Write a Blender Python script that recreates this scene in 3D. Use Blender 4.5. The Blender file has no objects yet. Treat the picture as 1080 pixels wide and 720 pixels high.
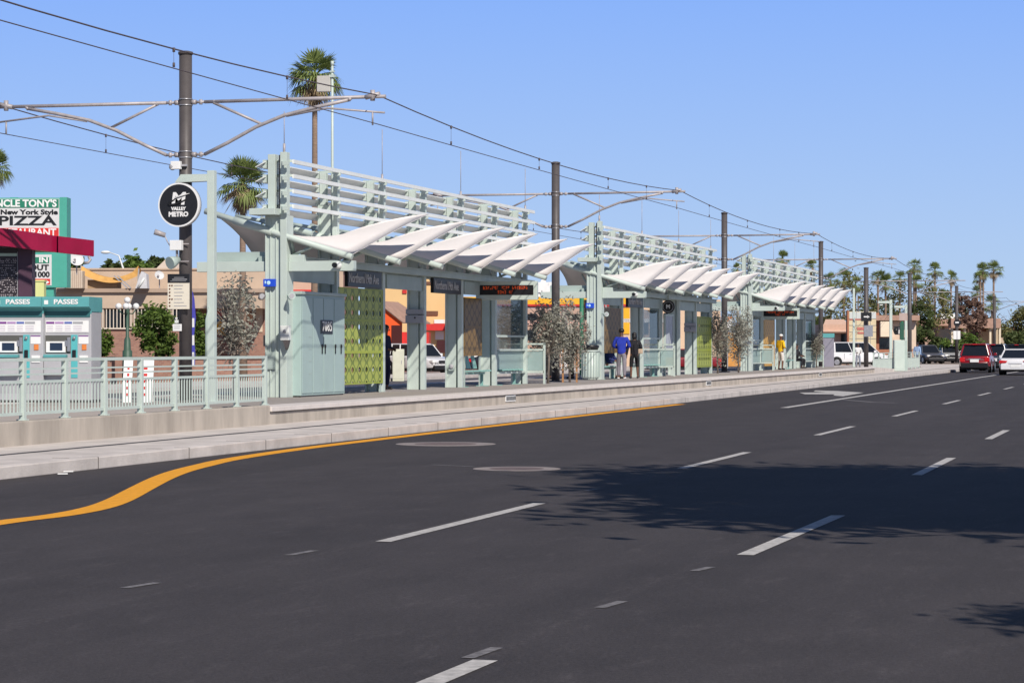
import bpy, bmesh, math, random
from mathutils import Vector, Matrix, Quaternion
R = math.radians
random.seed(7)
sc = bpy.context.scene
col = sc.collection

# ------------------------------------------------------------------ survey frame
# road runs along +Y; u is the distance to the LEFT of the camera (u = -X), v the distance along the road
F = 2600.0; TH = math.atan(700/2600.0); CT, ST = math.cos(TH), math.sin(TH); EYE = 1.55; PL = 0.45
def vu(px, u):                      # along-road distance of a point seen at column px on the line u
    z = F*u/(CT*(1240-px)); return (z - ST*u)/CT
def vz(z, u): return (z - ST*u)/CT
def at(px, z, h=0.0):               # ground-plan point at bearing px and depth z
    o = (px-540)/F*z
    return Vector((o*CT - z*ST, o*ST + z*CT, h))
def hh(py, z): return EYE + (366-py)*z/F

# ------------------------------------------------------------------ materials
def lin(c):
    c = c/255.0
    return c/12.92 if c <= .04045 else ((c+.055)/1.055)**2.4
def rgb(r, g, b, k=1.0): return (lin(r)*k, lin(g)*k, lin(b)*k)
MATS = {}
def mat(name, color, rough=.6, metal=0.0, var=.10, scale=3.0, bump=0.0, bscale=40.0, stretch=None, spec=.4, emit=None, estr=0, dirt=None):
    if name in MATS: return MATS[name]
    m = bpy.data.materials.new(name); m.use_nodes = True
    nt = m.node_tree; N = nt.nodes; L = nt.links
    b = N['Principled BSDF']
    b.inputs['Roughness'].default_value = rough; b.inputs['Metallic'].default_value = metal
    b.inputs['Specular IOR Level'].default_value = spec
    tc = N.new('ShaderNodeTexCoord'); src = tc.outputs['Object']
    if stretch:
        mp = N.new('ShaderNodeMapping'); mp.inputs['Scale'].default_value = stretch; L.new(src, mp.inputs['Vector']); src = mp.outputs['Vector']
    n = N.new('ShaderNodeTexNoise'); n.inputs['Scale'].default_value = scale; n.inputs['Detail'].default_value = 7; n.inputs['Roughness'].default_value = .65
    L.new(src, n.inputs['Vector'])
    cr = N.new('ShaderNodeValToRGB')
    cr.color_ramp.elements[0].position = .3; cr.color_ramp.elements[1].position = .7
    lo = tuple(max(0, x*(1-var)) for x in color) if dirt is None else dirt
    hi = tuple(min(1, x*(1+var*.6)) for x in color)
    cr.color_ramp.elements[0].color = (*lo, 1); cr.color_ramp.elements[1].color = (*hi, 1)
    L.new(n.outputs['Fac'], cr.inputs['Fac']); L.new(cr.outputs['Color'], b.inputs['Base Color'])
    if bump:
        n2 = N.new('ShaderNodeTexNoise'); n2.inputs['Scale'].default_value = bscale; n2.inputs['Detail'].default_value = 4
        L.new(src, n2.inputs['Vector'])
        bp = N.new('ShaderNodeBump'); bp.inputs['Strength'].default_value = bump; bp.inputs['Distance'].default_value = .02
        L.new(n2.outputs['Fac'], bp.inputs['Height']); L.new(bp.outputs['Normal'], b.inputs['Normal'])
    if emit:
        b.inputs['Emission Color'].default_value = (*emit, 1); b.inputs['Emission Strength'].default_value = estr
    MATS[name] = m
    return m
def glassmat(name, tint, alpha, rough=.05):
    m = bpy.data.materials.new(name); m.use_nodes = True
    nt = m.node_tree; N = nt.nodes; L = nt.links; b = N['Principled BSDF']
    b.inputs['Base Color'].default_value = (*tint, 1); b.inputs['Roughness'].default_value = rough
    n = N.new('ShaderNodeTexNoise'); n.inputs['Scale'].default_value = 2.5; n.inputs['Detail'].default_value = 4
    mr = N.new('ShaderNodeMapRange'); mr.inputs['To Min'].default_value = max(0, alpha-.1); mr.inputs['To Max'].default_value = min(1, alpha+.1)
    L.new(n.outputs['Fac'], mr.inputs['Value']); L.new(mr.outputs['Result'], b.inputs['Alpha'])
    MATS[name] = m; return m

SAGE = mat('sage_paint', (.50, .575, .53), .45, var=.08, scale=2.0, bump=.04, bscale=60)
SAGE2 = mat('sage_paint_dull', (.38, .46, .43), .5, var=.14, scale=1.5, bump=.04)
BOXG = mat('cabinet_green', (.36, .47, .45), .45, var=.07, scale=1.3)
WHITEM = mat('sail_membrane', (.80, .755, .73), .75, var=.05, scale=1.2)
LOUV = mat('louver_white', (.70, .72, .70), .45, var=.08, scale=2)
CONC = mat('pale_concrete', (.58, .53, .495), .85, var=.24, scale=1.3, bump=.25, bscale=30)
CONC2 = mat('wall_concrete', (.44, .39, .335), .9, var=.32, scale=1.6, stretch=(1,1,.22), bump=.3, bscale=25)
PLATF = mat('platform_paving', (.32, .285, .26), .9, var=.15, scale=1.5, bump=.2)
TACT = mat('platform_edge_strip', (.62, .57, .54), .8, var=.1, scale=2)
POLEG = mat('dark_pole_paint', (.085, .075, .075), .5, var=.25, scale=3)
GALV = mat('galvanised_tube', (.40, .37, .375), .5, .15, var=.25, scale=6)
WIRE = mat('wire_dark', (.10, .08, .085), .6, var=.2)
BLACK = mat('black_paint', (.015, .015, .017), .4, var=.2)
DARK = mat('dark_rubber', (.012, .012, .012), .7, var=.2)
WHITE = mat('white_paint', (.78, .78, .77), .5, var=.06)
ROADW = mat('road_marking_white', (.56, .54, .52), .8, scale=11, bump=.2, bscale=80, dirt=(.30,.29,.28))
ROADY = mat('road_marking_yellow', (.80, .35, .012), .75, var=.16, scale=11, bump=.2, bscale=80)
FADED = mat('road_marking_faded', (.24, .23, .235), .85, scale=16, dirt=(.07,.065,.07))
STEEL = mat('brushed_steel', (.40, .40, .42), .35, .6, var=.12, scale=8)
GREYP = mat('grey_panel', (.36, .36, .38), .5, var=.1)
TEAL = mat('teal_panel', (.10, .34, .35), .45, var=.1)
TEALD = mat('teal_dark', (.03, .13, .14), .5, var=.1)
MAROON = mat('maroon_fascia', (.27, .006, .042), .35, var=.18, scale=1.5)
PURP = mat('purple_post', (.075, .035, .060), .5, var=.15)
REDP = mat('red_paint', (.62, .035, .03), .5, var=.1)
ORANGE = mat('orange_paint', (.80, .22, .03), .5, var=.1)
YELP = mat('yellow_paint', (.80, .42, .02), .5, var=.08)
GREENS = mat('sign_green', (.02, .20, .12), .5, var=.08)
TEALS = mat('sign_teal', (.07, .36, .28), .5, var=.08)
BLUE = mat('blue_light_panel', (.02, .08, .60), .4, var=.1)
LIME = mat('pale_lime_panel', (.66, .70, .30), .6, var=.08)
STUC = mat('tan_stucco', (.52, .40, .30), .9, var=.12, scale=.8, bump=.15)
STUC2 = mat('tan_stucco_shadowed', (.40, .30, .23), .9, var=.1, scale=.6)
CREAM = mat('cream_stucco', (.74, .50, .24), .9, var=.06, scale=.5)
PINKW = mat('pink_stucco', (.50, .34, .27), .9, var=.08, scale=.5)
BROWN = mat('brown_trim', (.16, .07, .04), .7, var=.15)
DKGLASS = mat('dark_glass', (.012, .015, .02), .08, var=.2, spec=.6)
CARGLASS = mat('car_glass', (.012, .014, .018), .06, var=.1, spec=.7)
TAIL = mat('tail_light_red', (.55, .012, .015), .2, var=.1)
LAMPW = mat('lamp_glass_white', (.75, .75, .74), .3, var=.05)
ORLED = mat('led_orange', (.5, .06, .01), .5, emit=(1, .12, .02), estr=.35)
TILE = mat('roof_tile_terracotta', (.40, .25, .19), .85, var=.25, scale=3)
BARK = mat('bark_brown', (.16, .09, .055), .9, var=.35, scale=12, bump=.4)
BARKP = mat('palm_bark', (.27, .19, .14), .95, var=.35, scale=5, bump=.5, stretch=(1, 1, 6))
STAKE = mat('timber_stake', (.42, .21, .09), .9, var=.2, scale=10)
GLOWB = mat('blue_emblem', (.5, .75, .9), .4)

def brickmat(name, c1, c2, mortar, scale=4.0):
    m = bpy.data.materials.new(name); m.use_nodes = True; nt = m.node_tree; N = nt.nodes; L = nt.links; b = N['Principled BSDF']
    b.inputs['Roughness'].default_value = .9
    tc = N.new('ShaderNodeTexCoord'); mp = N.new('ShaderNodeMapping'); mp.inputs['Rotation'].default_value = (R(90), 0, 0)
    br = N.new('ShaderNodeTexBrick'); br.inputs['Scale'].default_value = scale
    br.inputs['Color1'].default_value = (*c1, 1); br.inputs['Color2'].default_value = (*c2, 1); br.inputs['Mortar'].default_value = (*mortar, 1)
    L.new(tc.outputs['Object'], mp.inputs['Vector']); L.new(mp.outputs['Vector'], br.inputs['Vector']); L.new(br.outputs['Color'], b.inputs['Base Color'])
    MATS[name] = m; return m
BRICK = brickmat('brown_brick', (.26, .13, .10), (.34, .18, .13), (.30, .22, .18), 3)
BRICKR = brickmat('red_brick', (.36, .12, .06), (.42, .16, .08), (.34, .22, .16), 3)

GREYBARK = mat('grey_bark', (.24, .20, .17), .9, var=.3, scale=12)
def leafmat(name, c1, c2, trans=.25):
    m = bpy.data.materials.new(name); m.use_nodes = True; nt = m.node_tree; N = nt.nodes; L = nt.links; b = N['Principled BSDF']
    b.inputs['Roughness'].default_value = .6; b.inputs['Specular IOR Level'].default_value = .25
    g = N.new('ShaderNodeNewGeometry'); tc = N.new('ShaderNodeTexCoord')
    n = N.new('ShaderNodeTexNoise'); n.inputs['Scale'].default_value = 1.3; L.new(tc.outputs['Object'], n.inputs['Vector'])
    ad = N.new('ShaderNodeMath'); ad.operation = 'MULTIPLY_ADD'; ad.inputs[1].default_value = .6
    L.new(g.outputs['Random Per Island'], ad.inputs[0]); L.new(n.outputs['Fac'], ad.inputs[2])
    mr = N.new('ShaderNodeMapRange'); mr.inputs['From Min'].default_value = .35; mr.inputs['From Max'].default_value = 1.15
    L.new(ad.outputs[0], mr.inputs['Value'])
    mx = N.new('ShaderNodeMix'); mx.data_type = 'RGBA'; mx.inputs[6].default_value = (*c1, 1); mx.inputs[7].default_value = (*c2, 1)
    L.new(mr.outputs['Result'], mx.inputs[0]); L.new(mx.outputs[2], b.inputs['Base Color'])
    tr = N.new('ShaderNodeBsdfTranslucent'); L.new(mx.outputs[2], tr.inputs['Color'])
    ms = N.new('ShaderNodeMixShader'); ms.inputs[0].default_value = trans
    L.new(b.outputs[0], ms.inputs[1]); L.new(tr.outputs[0], ms.inputs[2]); L.new(ms.outputs[0], N['Material Output'].inputs['Surface'])
    MATS[name] = m; return m
LF_PALM = leafmat('palm_leaf', (.07, .105, .03), (.28, .34, .11))
LF_DRY = leafmat('dry_palm_leaf', (.24, .17, .10), (.46, .36, .23))
LF_OLIVE = leafmat('grey_olive_leaf', (.21, .205, .16), (.46, .455, .39), .35)
LF_GREEN = leafmat('shrub_leaf', (.035, .075, .012), (.15, .22, .045))
LF_TREE = leafmat('tree_leaf', (.05, .06, .02), (.15, .155, .06))
LF_YEL = leafmat('yellow_green_leaf', (.09, .10, .03), (.24, .23, .09))
LF_DK = leafmat('dark_leaf', (.03, .05, .015), (.11, .14, .045))
LF_RED = leafmat('russet_leaf', (.13, .075, .055), (.27, .17, .13), .3)

def asphalt(name, base, spot=1.0):
    m = bpy.data.materials.new(name); m.use_nodes = True; nt = m.node_tree; N = nt.nodes; L = nt.links; b = N['Principled BSDF']
    b.inputs['Roughness'].default_value = .82; b.inputs['Specular IOR Level'].default_value = .3
    tc = N.new('ShaderNodeTexCoord')
    def noise(scale, st=(1,1,1), det=6, rough=.6):
        mp = N.new('ShaderNodeMapping'); mp.inputs['Scale'].default_value = st; L.new(tc.outputs['Object'], mp.inputs['Vector'])
        n = N.new('ShaderNodeTexNoise'); n.inputs['Scale'].default_value = scale; n.inputs['Detail'].default_value = det; n.inputs['Roughness'].default_value = rough
        L.new(mp.outputs['Vector'], n.inputs['Vector']); return n.outputs['Fac']
    big = noise(.5, (1.6, .12, 1)); mid = noise(1.3, (1, .5, 1)); fine = noise(60, det=3, rough=.8); grit = noise(22, det=5, rough=.75)
    def madd(a, k, c):
        x = N.new('ShaderNodeMath'); x.operation = 'MULTIPLY_ADD'; x.inputs[1].default_value = k
        L.new(a, x.inputs[0])
        if isinstance(c, float): x.inputs[2].default_value = c
        else: L.new(c, x.inputs[2])
        return x.outputs[0]
    s = madd(big, .9, -1.60); s = madd(mid, .7, s); s = madd(fine, 2.4, s); s = madd(grit, 1.4, s)
    # sparse pale specks and scuffs
    sp = noise(26, (1, .5, 1), det=9, rough=.9)
    r = N.new('ShaderNodeMapRange'); r.inputs['From Min'].default_value = .58; r.inputs['From Max'].default_value = .66; r.inputs['To Max'].default_value = 1.6*spot
    L.new(sp, r.inputs['Value'])
    sm0 = N.new('ShaderNodeMath'); sm0.operation = 'ADD'; L.new(s, sm0.inputs[0]); L.new(r.outputs['Result'], sm0.inputs[1])
    # scuffed patches, brighter streaks along the lanes, and a speckled seam
    sc1 = noise(2.2, (2.2, .55, 1), det=9, rough=.85)
    r2 = N.new('ShaderNodeMapRange'); r2.inputs['From Min'].default_value = .53; r2.inputs['From Max'].default_value = .68; r2.inputs['To Max'].default_value = .6
    L.new(sc1, r2.inputs['Value'])
    sx = N.new('ShaderNodeSeparateXYZ'); L.new(tc.outputs['Object'], sx.inputs[0])
    seam = None
    for u0 in (3.32, 6.2, 9.75):
        w_ = N.new('ShaderNodeMath'); w_.operation = 'MULTIPLY_ADD'; w_.inputs[1].default_value = .08; L.new(mid, w_.inputs[0]); w_.inputs[2].default_value = u0 - .04
        ad = N.new('ShaderNodeMath'); ad.operation = 'ADD'; L.new(sx.outputs['X'], ad.inputs[0]); L.new(w_.outputs[0], ad.inputs[1])
        ab = N.new('ShaderNodeMath'); ab.operation = 'ABSOLUTE'; L.new(ad.outputs[0], ab.inputs[0])
        lt = N.new('ShaderNodeMapRange'); lt.inputs['From Min'].default_value = .0; lt.inputs['From Max'].default_value = .06; lt.inputs['To Min'].default_value = 1; lt.inputs['To Max'].default_value = 0; L.new(ab.outputs[0], lt.inputs['Value'])
        if seam is None: seam = lt.outputs['Result']
        else:
            mxx = N.new('ShaderNodeMath'); mxx.operation = 'MAXIMUM'; L.new(seam, mxx.inputs[0]); L.new(lt.outputs['Result'], mxx.inputs[1]); seam = mxx.outputs[0]
    gs = N.new('ShaderNodeMapRange'); gs.inputs['From Min'].default_value = .48; gs.inputs['From Max'].default_value = .7; gs.inputs['To Max'].default_value = .9; L.new(grit, gs.inputs['Value'])
    sg = N.new('ShaderNodeMath'); sg.operation = 'MULTIPLY'; L.new(seam, sg.inputs[0]); L.new(gs.outputs['Result'], sg.inputs[1])
    s1 = N.new('ShaderNodeMath'); s1.operation = 'ADD'; L.new(sm0.outputs[0], s1.inputs[0]); L.new(r2.outputs['Result'], s1.inputs[1])
    sm = N.new('ShaderNodeMath'); sm.operation = 'ADD'; L.new(s1.outputs[0], sm.inputs[0]); L.new(sg.outputs[0], sm.inputs[1])
    vm = N.new('ShaderNodeVectorMath'); vm.operation = 'SCALE'; vm.inputs[0].default_value = base; L.new(sm.outputs[0], vm.inputs['Scale'])
    L.new(vm.outputs[0], b.inputs['Base Color'])
    bp = N.new('ShaderNodeBump'); bp.inputs['Strength'].default_value = .5; bp.inputs['Distance'].default_value = .01
    L.new(fine, bp.inputs['Height']); L.new(bp.outputs['Normal'], b.inputs['Normal'])
    MATS[name] = m; return m
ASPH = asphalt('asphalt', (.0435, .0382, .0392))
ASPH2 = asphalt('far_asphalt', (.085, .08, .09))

def perfmat(name, color, dark, holes=True):
    """pressed-metal screen with a hexagonal wave lattice; runs along local Y and Z"""
    m = bpy.data.materials.new(name); m.use_nodes = True; nt = m.node_tree; N = nt.nodes; L = nt.links; b = N['Principled BSDF']
    b.inputs['Roughness'].default_value = .5
    tc = N.new('ShaderNodeTexCoord'); sx = N.new('ShaderNodeSeparateXYZ'); L.new(tc.outputs['Object'], sx.inputs[0])
    def M(op, a, bb=None, c=None):
        x = N.new('ShaderNodeMath'); x.operation = op
        for i, v in enumerate((a, bb, c)):
            if v is None: continue
            if isinstance(v, (int, float)): x.inputs[i].default_value = v
            else: L.new(v, x.inputs[i])
        return x.outputs[0]
    a = M('COSINE', M('MULTIPLY', sx.outputs['Y'], 2*math.pi/.52)); c = M('COSINE', M('MULTIPLY', sx.outputs['Z'], 2*math.pi/.34))
    p = M('ADD', a, M('MULTIPLY', c, .75))
    q = M('ABSOLUTE', p)
    line = M('LESS_THAN', q, .42)
    mx = N.new('ShaderNodeMix'); mx.data_type = 'RGBA'; mx.inputs[6].default_value = (*color, 1); mx.inputs[7].default_value = (*dark, 1)
    L.new(line, mx.inputs[0]); L.new(mx.outputs[2], b.inputs['Base Color'])
    if holes:
        h = M('GREATER_THAN', p, 1.18)
        L.new(M('SUBTRACT', 1, h), b.inputs['Alpha'])
    MATS[name] = m; return m
PERF_G = perfmat('green_screen', (.37, .42, .075), (.17, .22, .035))
PERF_B = perfmat('bronze_screen', (.20, .12, .035), (.10, .06, .02), False)
PERF_O = perfmat('amber_screen', (.62, .36, .07), (.38, .20, .05), False)
GL_UP = glassmat('windbreak_glass', (.06, .10, .11), .62)
GL_LO = glassmat('frosted_glass', (.36, .48, .47), .72, .3)

# ------------------------------------------------------------------ mesh building
class MB:
    def __init__(s): s.v = []; s.f = []; s.mi = []; s.cur = 0; s.sm = []; s.smooth = False
    def add(s, vs, fs):
        o = len(s.v); s.v += [tuple(p) for p in vs]
        for f in fs: s.f.append(tuple(i+o for i in f)); s.mi.append(s.cur); s.sm.append(s.smooth)
        return s
    def box(s, x0, x1, y0, y1, z0, z1):
        if x0 > x1: x0, x1 = x1, x0
        if y0 > y1: y0, y1 = y1, y0
        if z0 > z1: z0, z1 = z1, z0
        return s.add([(x0,y0,z0),(x1,y0,z0),(x1,y1,z0),(x0,y1,z0),(x0,y0,z1),(x1,y0,z1),(x1,y1,z1),(x0,y1,z1)],
              [(0,3,2,1),(4,5,6,7),(0,1,5,4),(1,2,6,5),(2,3,7,6),(3,0,4,7)])
    def cbox(s, c, d, M=None):
        n = MB().box(-d[0]/2, d[0]/2, -d[1]/2, d[1]/2, -d[2]/2, d[2]/2)
        M = M or Matrix.Identity(3)
        return s.add([Vector(c) + M @ Vector(p) for p in n.v], n.f)
    def beam(s, a, b, w, h=None):
        """rectangular bar from a to b"""
        a, b = Vector(a), Vector(b); h = h or w; d = (b-a); L = d.length; d.normalize()
        up = Vector((0,0,1)) if abs(d.z) < .95 else Vector((0,1,0))
        x = d.cross(up).normalized(); y = x.cross(d).normalized()
        vs = []
        for p in (a, b):
            for i, j in ((-1,-1),(1,-1),(1,1),(-1,1)): vs.append(p + x*i*w/2 + y*j*h/2)
        return s.add(vs, [(0,3,2,1),(4,5,6,7),(0,1,5,4),(1,2,6,5),(2,3,7,6),(3,0,4,7)])
    def tube(s, pts, r, n=10, cap=True):
        pts = [Vector(p) for p in pts]; k = len(pts)
        rs = r if isinstance(r, (list, tuple)) else [r]*k
        rings = []; prev = None
        for i, p in enumerate(pts):
            d = (pts[min(i+1, k-1)] - pts[max(i-1, 0)]).normalized()
            if prev is None:
                up = Vector((0,0,1)) if abs(d.z) < .9 else Vector((1,0,0))
                x = d.cross(up).normalized()
            else: x = (prev - d*prev.dot(d)).normalized()
            prev = x; y = d.cross(x)
            rings.append([p + (x*math.cos(2*math.pi*j/n) + y*math.sin(2*math.pi*j/n))*rs[i] for j in range(n)])
        vs = [q for rg in rings for q in rg]; fs = []
        for i in range(k-1):
            for j in range(n): fs.append((i*n+j, i*n+(j+1)%n, (i+1)*n+(j+1)%n, (i+1)*n+j))
        sm = s.smooth; s.smooth = True; o = len(s.v); s.add(vs, fs); s.smooth = sm
        if cap:
            for f in (tuple(range(n-1, -1, -1)), tuple(range((k-1)*n, k*n))):
                s.f.append(tuple(i+o for i in f)); s.mi.append(s.cur); s.sm.append(False)
        return s
    def ball(s, c, r, sx=1, sy=1, sz=1, n=12, m=8):
        c = Vector(c); vs = []; fs = []
        for i in range(m+1):
            t = math.pi*i/m
            for j in range(n):
                a = 2*math.pi*j/n; vs.append(c + Vector((math.sin(t)*math.cos(a)*r*sx, math.sin(t)*math.sin(a)*r*sy, math.cos(t)*r*sz)))
        for i in range(m):
            for j in range(n): fs.append((i*n+j, (i+1)*n+j, (i+1)*n+(j+1)%n, i*n+(j+1)%n))
        sm = s.smooth; s.smooth = True; s.add(vs, fs); s.smooth = sm; return s
    def disc(s, c, r, t, axis='y', n=36):
        """thin cylinder of thickness t starting at c and going in +axis"""
        c = Vector(c); a = {'x':Vector((1,0,0)),'y':Vector((0,1,0)),'z':Vector((0,0,1))}[axis]
        return s.tube([c, c+a*t], r, n)
    def poly(s, pts): return s.add(pts, [tuple(range(len(pts)))])
    def prism(s, prof, axis, a0, a1):
        """closed 2D profile extruded; axis 'y': profile (x,z); axis 'x': profile (y,z)"""
        n = len(prof)
        P = (lambda p, a: (p[0], a, p[1])) if axis == 'y' else ((lambda p, a: (a, p[0], p[1])) if axis == 'x' else (lambda p, a: (p[0], p[1], a)))
        vs = [P(p, a0) for p in prof] + [P(p, a1) for p in prof]
        return s.add(vs, [tuple(range(n-1,-1,-1)), tuple(range(n, 2*n))] + [(i, (i+1)%n, n+(i+1)%n, n+i) for i in range(n)])
    def build(s, name, m, parent=None, world=False, bevel=0.0, rec=True):
        me = bpy.data.meshes.new(name)
        off = parent.location if (world and parent) else Vector((0,0,0))
        me.from_pydata([tuple(Vector(p)-off) for p in s.v], [], s.f)
        ms = m if isinstance(m, (list, tuple)) else [m]
        for x in ms: me.materials.append(x)
        me.polygons.foreach_set('material_index', s.mi); me.polygons.foreach_set('use_smooth', s.sm)
        me.update()
        if rec and len(s.f) < 4000:
            bm = bmesh.new(); bm.from_mesh(me); bmesh.ops.recalc_face_normals(bm, faces=bm.faces); bm.to_mesh(me); bm.free()
        o = bpy.data.objects.new(name, me); col.objects.link(o)
        if parent: o.parent = parent
        if bevel:
            md = o.modifiers.new('bevel', 'BEVEL'); md.width = bevel; md.segments = 2; md.limit_method = 'ANGLE'
        return o
def tag(o, label=None, cat=None, group=None, kind=None):
    if label: o['label'] = label
    if cat: o['category'] = cat
    if group: o['group'] = group
    if kind: o['kind'] = kind
    return o
def empty(name, loc, rz=0.0, label=None, cat=None, group=None):
    o = bpy.data.objects.new(name, None); col.objects.link(o); o.location = loc; o.rotation_euler = (0,0,rz); o.empty_display_size = .2
    return tag(o, label, cat, group)
def copy_tree(o, parent=None):
    c = o.copy(); col.objects.link(c)
    if parent: c.parent = parent
    for ch in list(o.children): copy_tree(ch, c)
    return c
FREAL = None
def text(body, size, m, parent, loc, rot, name='lettering', offset=0.0, extrude=.004, align='CENTER', sx=1.0, shear=0.0, space=1.0):
    cu = bpy.data.curves.new('txt', 'FONT'); cu.body = body; cu.size = size; cu.offset = offset; cu.extrude = extrude
    cu.align_x = align; cu.align_y = 'CENTER'; cu.shear = shear; cu.space_character = space; cu.resolution_u = 3
    t = bpy.data.objects.new('txt', cu); col.objects.link(t)
    bpy.context.view_layer.update()
    me = bpy.data.meshes.new_from_object(t.evaluated_get(bpy.context.evaluated_depsgraph_get()))
    bpy.data.objects.remove(t); bpy.data.curves.remove(cu)
    me.materials.clear(); me.materials.append(m)
    o = bpy.data.objects.new(name, me); col.objects.link(o); o.parent = parent; o.location = loc; o.rotation_euler = rot; o.scale = (sx, 1, 1)
    return o
RFACE = (R(90), 0, 0)               # lettering that faces -Y
RSIDE = (R(90), 0, R(90))           # lettering that faces +X
# ------------------------------------------------------------------ the setting
GROUND = mat('dusty_ground', (.30, .235, .19), .95, var=.25, scale=.25, bump=.2)
def struct(name, mb, m, **k): return tag(mb.build(name, m, **k), kind='structure')
g = MB(); g.poly([(-2500,-300,-.012),(2500,-300,-.012),(2500,4000,-.012),(-2500,4000,-.012)]); struct('ground', g, GROUND)
KU = 13.28
g = MB(); g.poly([(-KU,-30,0),(9,-30,0),(9,620,0),(-KU,620,0)]); struct('road', g, ASPH)
g = MB(); g.box(9, 9.2, -30, 400, -.01, .15); struct('kerb', g, CONC)
g = MB(); g.box(9.2, 13, -30, 400, -.01, .14); struct('sidewalk', g, CONC)
PE = 16.1; PW = 22.4                      # platform edges (u)
PEND = 137.0
g = MB(); g.box(-KU-.0, -KU-.22, -40, 205, -.01, .152)
struct('median_kerb', g, CONC, bevel=.015)
g = MB(); g.box(-KU-.222, -PE, -40, 205, -.01, .13); struct('track_bed', g, CONC)
g = MB(); g.box(-PW, -25.6, -40, 205, -.01, .13); struct('far_track_bed', g, CONC)
RAIL = mat('rail_steel', (.07, .06, .06), .5, .5, var=.3)
for nm, us in (('rails', (14.92,)), ('far_rails', (23.4, 24.8))):
    g = MB()
    for u in us: g.box(-u-.06, -u+.06, -40, 205, .131, .136)
    struct(nm, g, RAIL)
# cross joints in the track slab
g = MB()
for i in range(60):
    y = 8+i*3.0; g.box(-KU-.25, -13.92, y, y+.02, .1305, .133)
for i in range(56):
    y = 11+i*3.0; g.box(-KU+.001, -KU+.004, y, y+.018, 0, .15); g.box(-KU-.22, -KU, y, y+.018, .152, .154)
struct('slab_joints', g, mat('joint_dark', (.16,.14,.13), .9))
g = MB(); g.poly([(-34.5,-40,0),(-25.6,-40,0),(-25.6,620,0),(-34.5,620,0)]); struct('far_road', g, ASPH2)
g = MB(); g.box(-34.5, -39.5, -40, 188, -.01, .13); struct('far_sidewalk', g, CONC)
g = MB(); g.poly([(-75,60,.0),(-39.5,60,.0),(-39.5,188,.0),(-75,188,.0)]); struct('parking_lot', g, mat('parking_paving', (.24,.20,.18), .9, var=.2, scale=.6))
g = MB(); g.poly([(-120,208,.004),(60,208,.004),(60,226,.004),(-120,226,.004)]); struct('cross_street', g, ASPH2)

# platform: body wall, recess line, light edge
PY0 = 31.0; PSTEP = vu(284, PE)
g = MB(); g.box(-PE+.0, -PW, PSTEP, PEND, .0, PL-.115); g.box(-PE-.03, -PW+.03, PSTEP, PEND, PL-.115, PL-.085)
struct('platform_wall', g, CONC2)
g = MB(); g.box(-PE+.05, -PE-.62, PSTEP, PEND, PL-.085, PL+.003); struct('platform_edge', g, TACT, bevel=.01)
g = MB(); g.box(-PW-.05, -PW+.62, PSTEP, PEND, PL-.085, PL+.003); struct('far_platform_edge', g, TACT)
g = MB(); g.box(-PE-.62, -PW+.62, PSTEP, PEND, PL-.085, PL); struct('platform', g, PLATF)
g = MB(); g.box(-PE+.02, -PE-.25, -10, PSTEP-.003, 0, PL+.03); g.box(-PW-.02, -PW+.25, -10, PSTEP-.003, 0, PL+.03); struct('ramp_wall', g, CONC2, bevel=.015)
g = MB(); g.box(-PE-.25, -PW+.25, -10, PSTEP-.003, 0, PL-.02); struct('ramp_floor', g, mat('ramp_paving', (.42,.37,.33), .9, var=.15, scale=1.5))
g = MB()                                   # ramp down at the far end
g.add([(-PE,PEND,0),(-PW,PEND,0),(-PW,PEND,PL),(-PE,PEND,PL),(-PE,PEND+17,0),(-PW,PEND+17,0),(-PW,PEND+17,.135),(-PE,PEND+17,.135)],
      [(0,1,2,3),(3,2,6,7),(0,3,7,4),(1,5,6,2),(4,7,6,5)])
struct('end_ramp', g, CONC)
g = MB(); g.box(-PE, -PW, PEND+17, 206, 0, .136); struct('crossing_floor', g, CONC)
g = MB(); g.box(-17.2, -20.2, PEND+25, PEND+26.6, .137, .145); struct('tactile_warning_strip', g, YELP)
g = MB(); g.box(-KU+.0, -KU-.5, 152, 153.0, .152, .28); g.build
# platform-edge plates with small lettering
for px in (538, 601):
    pass
for i, (px, w) in enumerate(((538, .95), (747, .95), (865, .95))):
    y = vu(px, PE); e = empty('edge_plate', (-PE+.012, y, .27), 0, ('nearest','middle','farthest')[i]+' small black and white warning plate fixed to the platform edge wall', 'plate', 'warning plates along the platform edge')
    g = MB(); g.box(-.008, .008, -w/2, w/2, -.075, .075); g.build('plate', WHITE, e)
    g = MB(); random.seed(i)
    yy = -w/2+.05
    while yy < w/2-.08:
        d = random.uniform(.03, .07); g.box(.009, .012, yy, yy+d, -.05, .05); yy += d+.03
    g.build('lettering', BLACK, e)

# road markings
def stripe(name, pts, w, m, z=.004):
    g = MB(); vs = []
    for i, (u, v) in enumerate(pts):
        a = Vector(pts[max(0,i-1)]); b = Vector(pts[min(len(pts)-1,i+1)]); d = (b-a).normalized(); n = Vector((-d.y, d.x))
        ww = w if not callable(w) else w(i)
        for s_ in (-1, 1): q = Vector((u, v))+n*s_*ww/2; vs.append((-q.x, q.y, z))
    g.add(vs, [(2*i, 2*i+1, 2*i+3, 2*i+2) for i in range(len(pts)-1)])
    return tag(g.build(name, m, rec=False), kind='structure')
def gp(px, py):                             # ground point (u, v) seen at a pixel
    u = EYE*CT*(1240-px)/(py-366); z = EYE*F/(py-366); return (u, vz(z, u))
ypts = [(9.6,8),(9.9,14),(9.98,17.5)] + [gp(0,551), gp(60,543.5), gp(100,536), gp(125,527.5), gp(150,514.5), gp(170,504.5), gp(190,497), gp(215,490.5), gp(245,484)]
ypts += [(12.86, 35), (12.94, 39), (12.98, 50), (12.98, vu(718, 12.98))]
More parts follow.
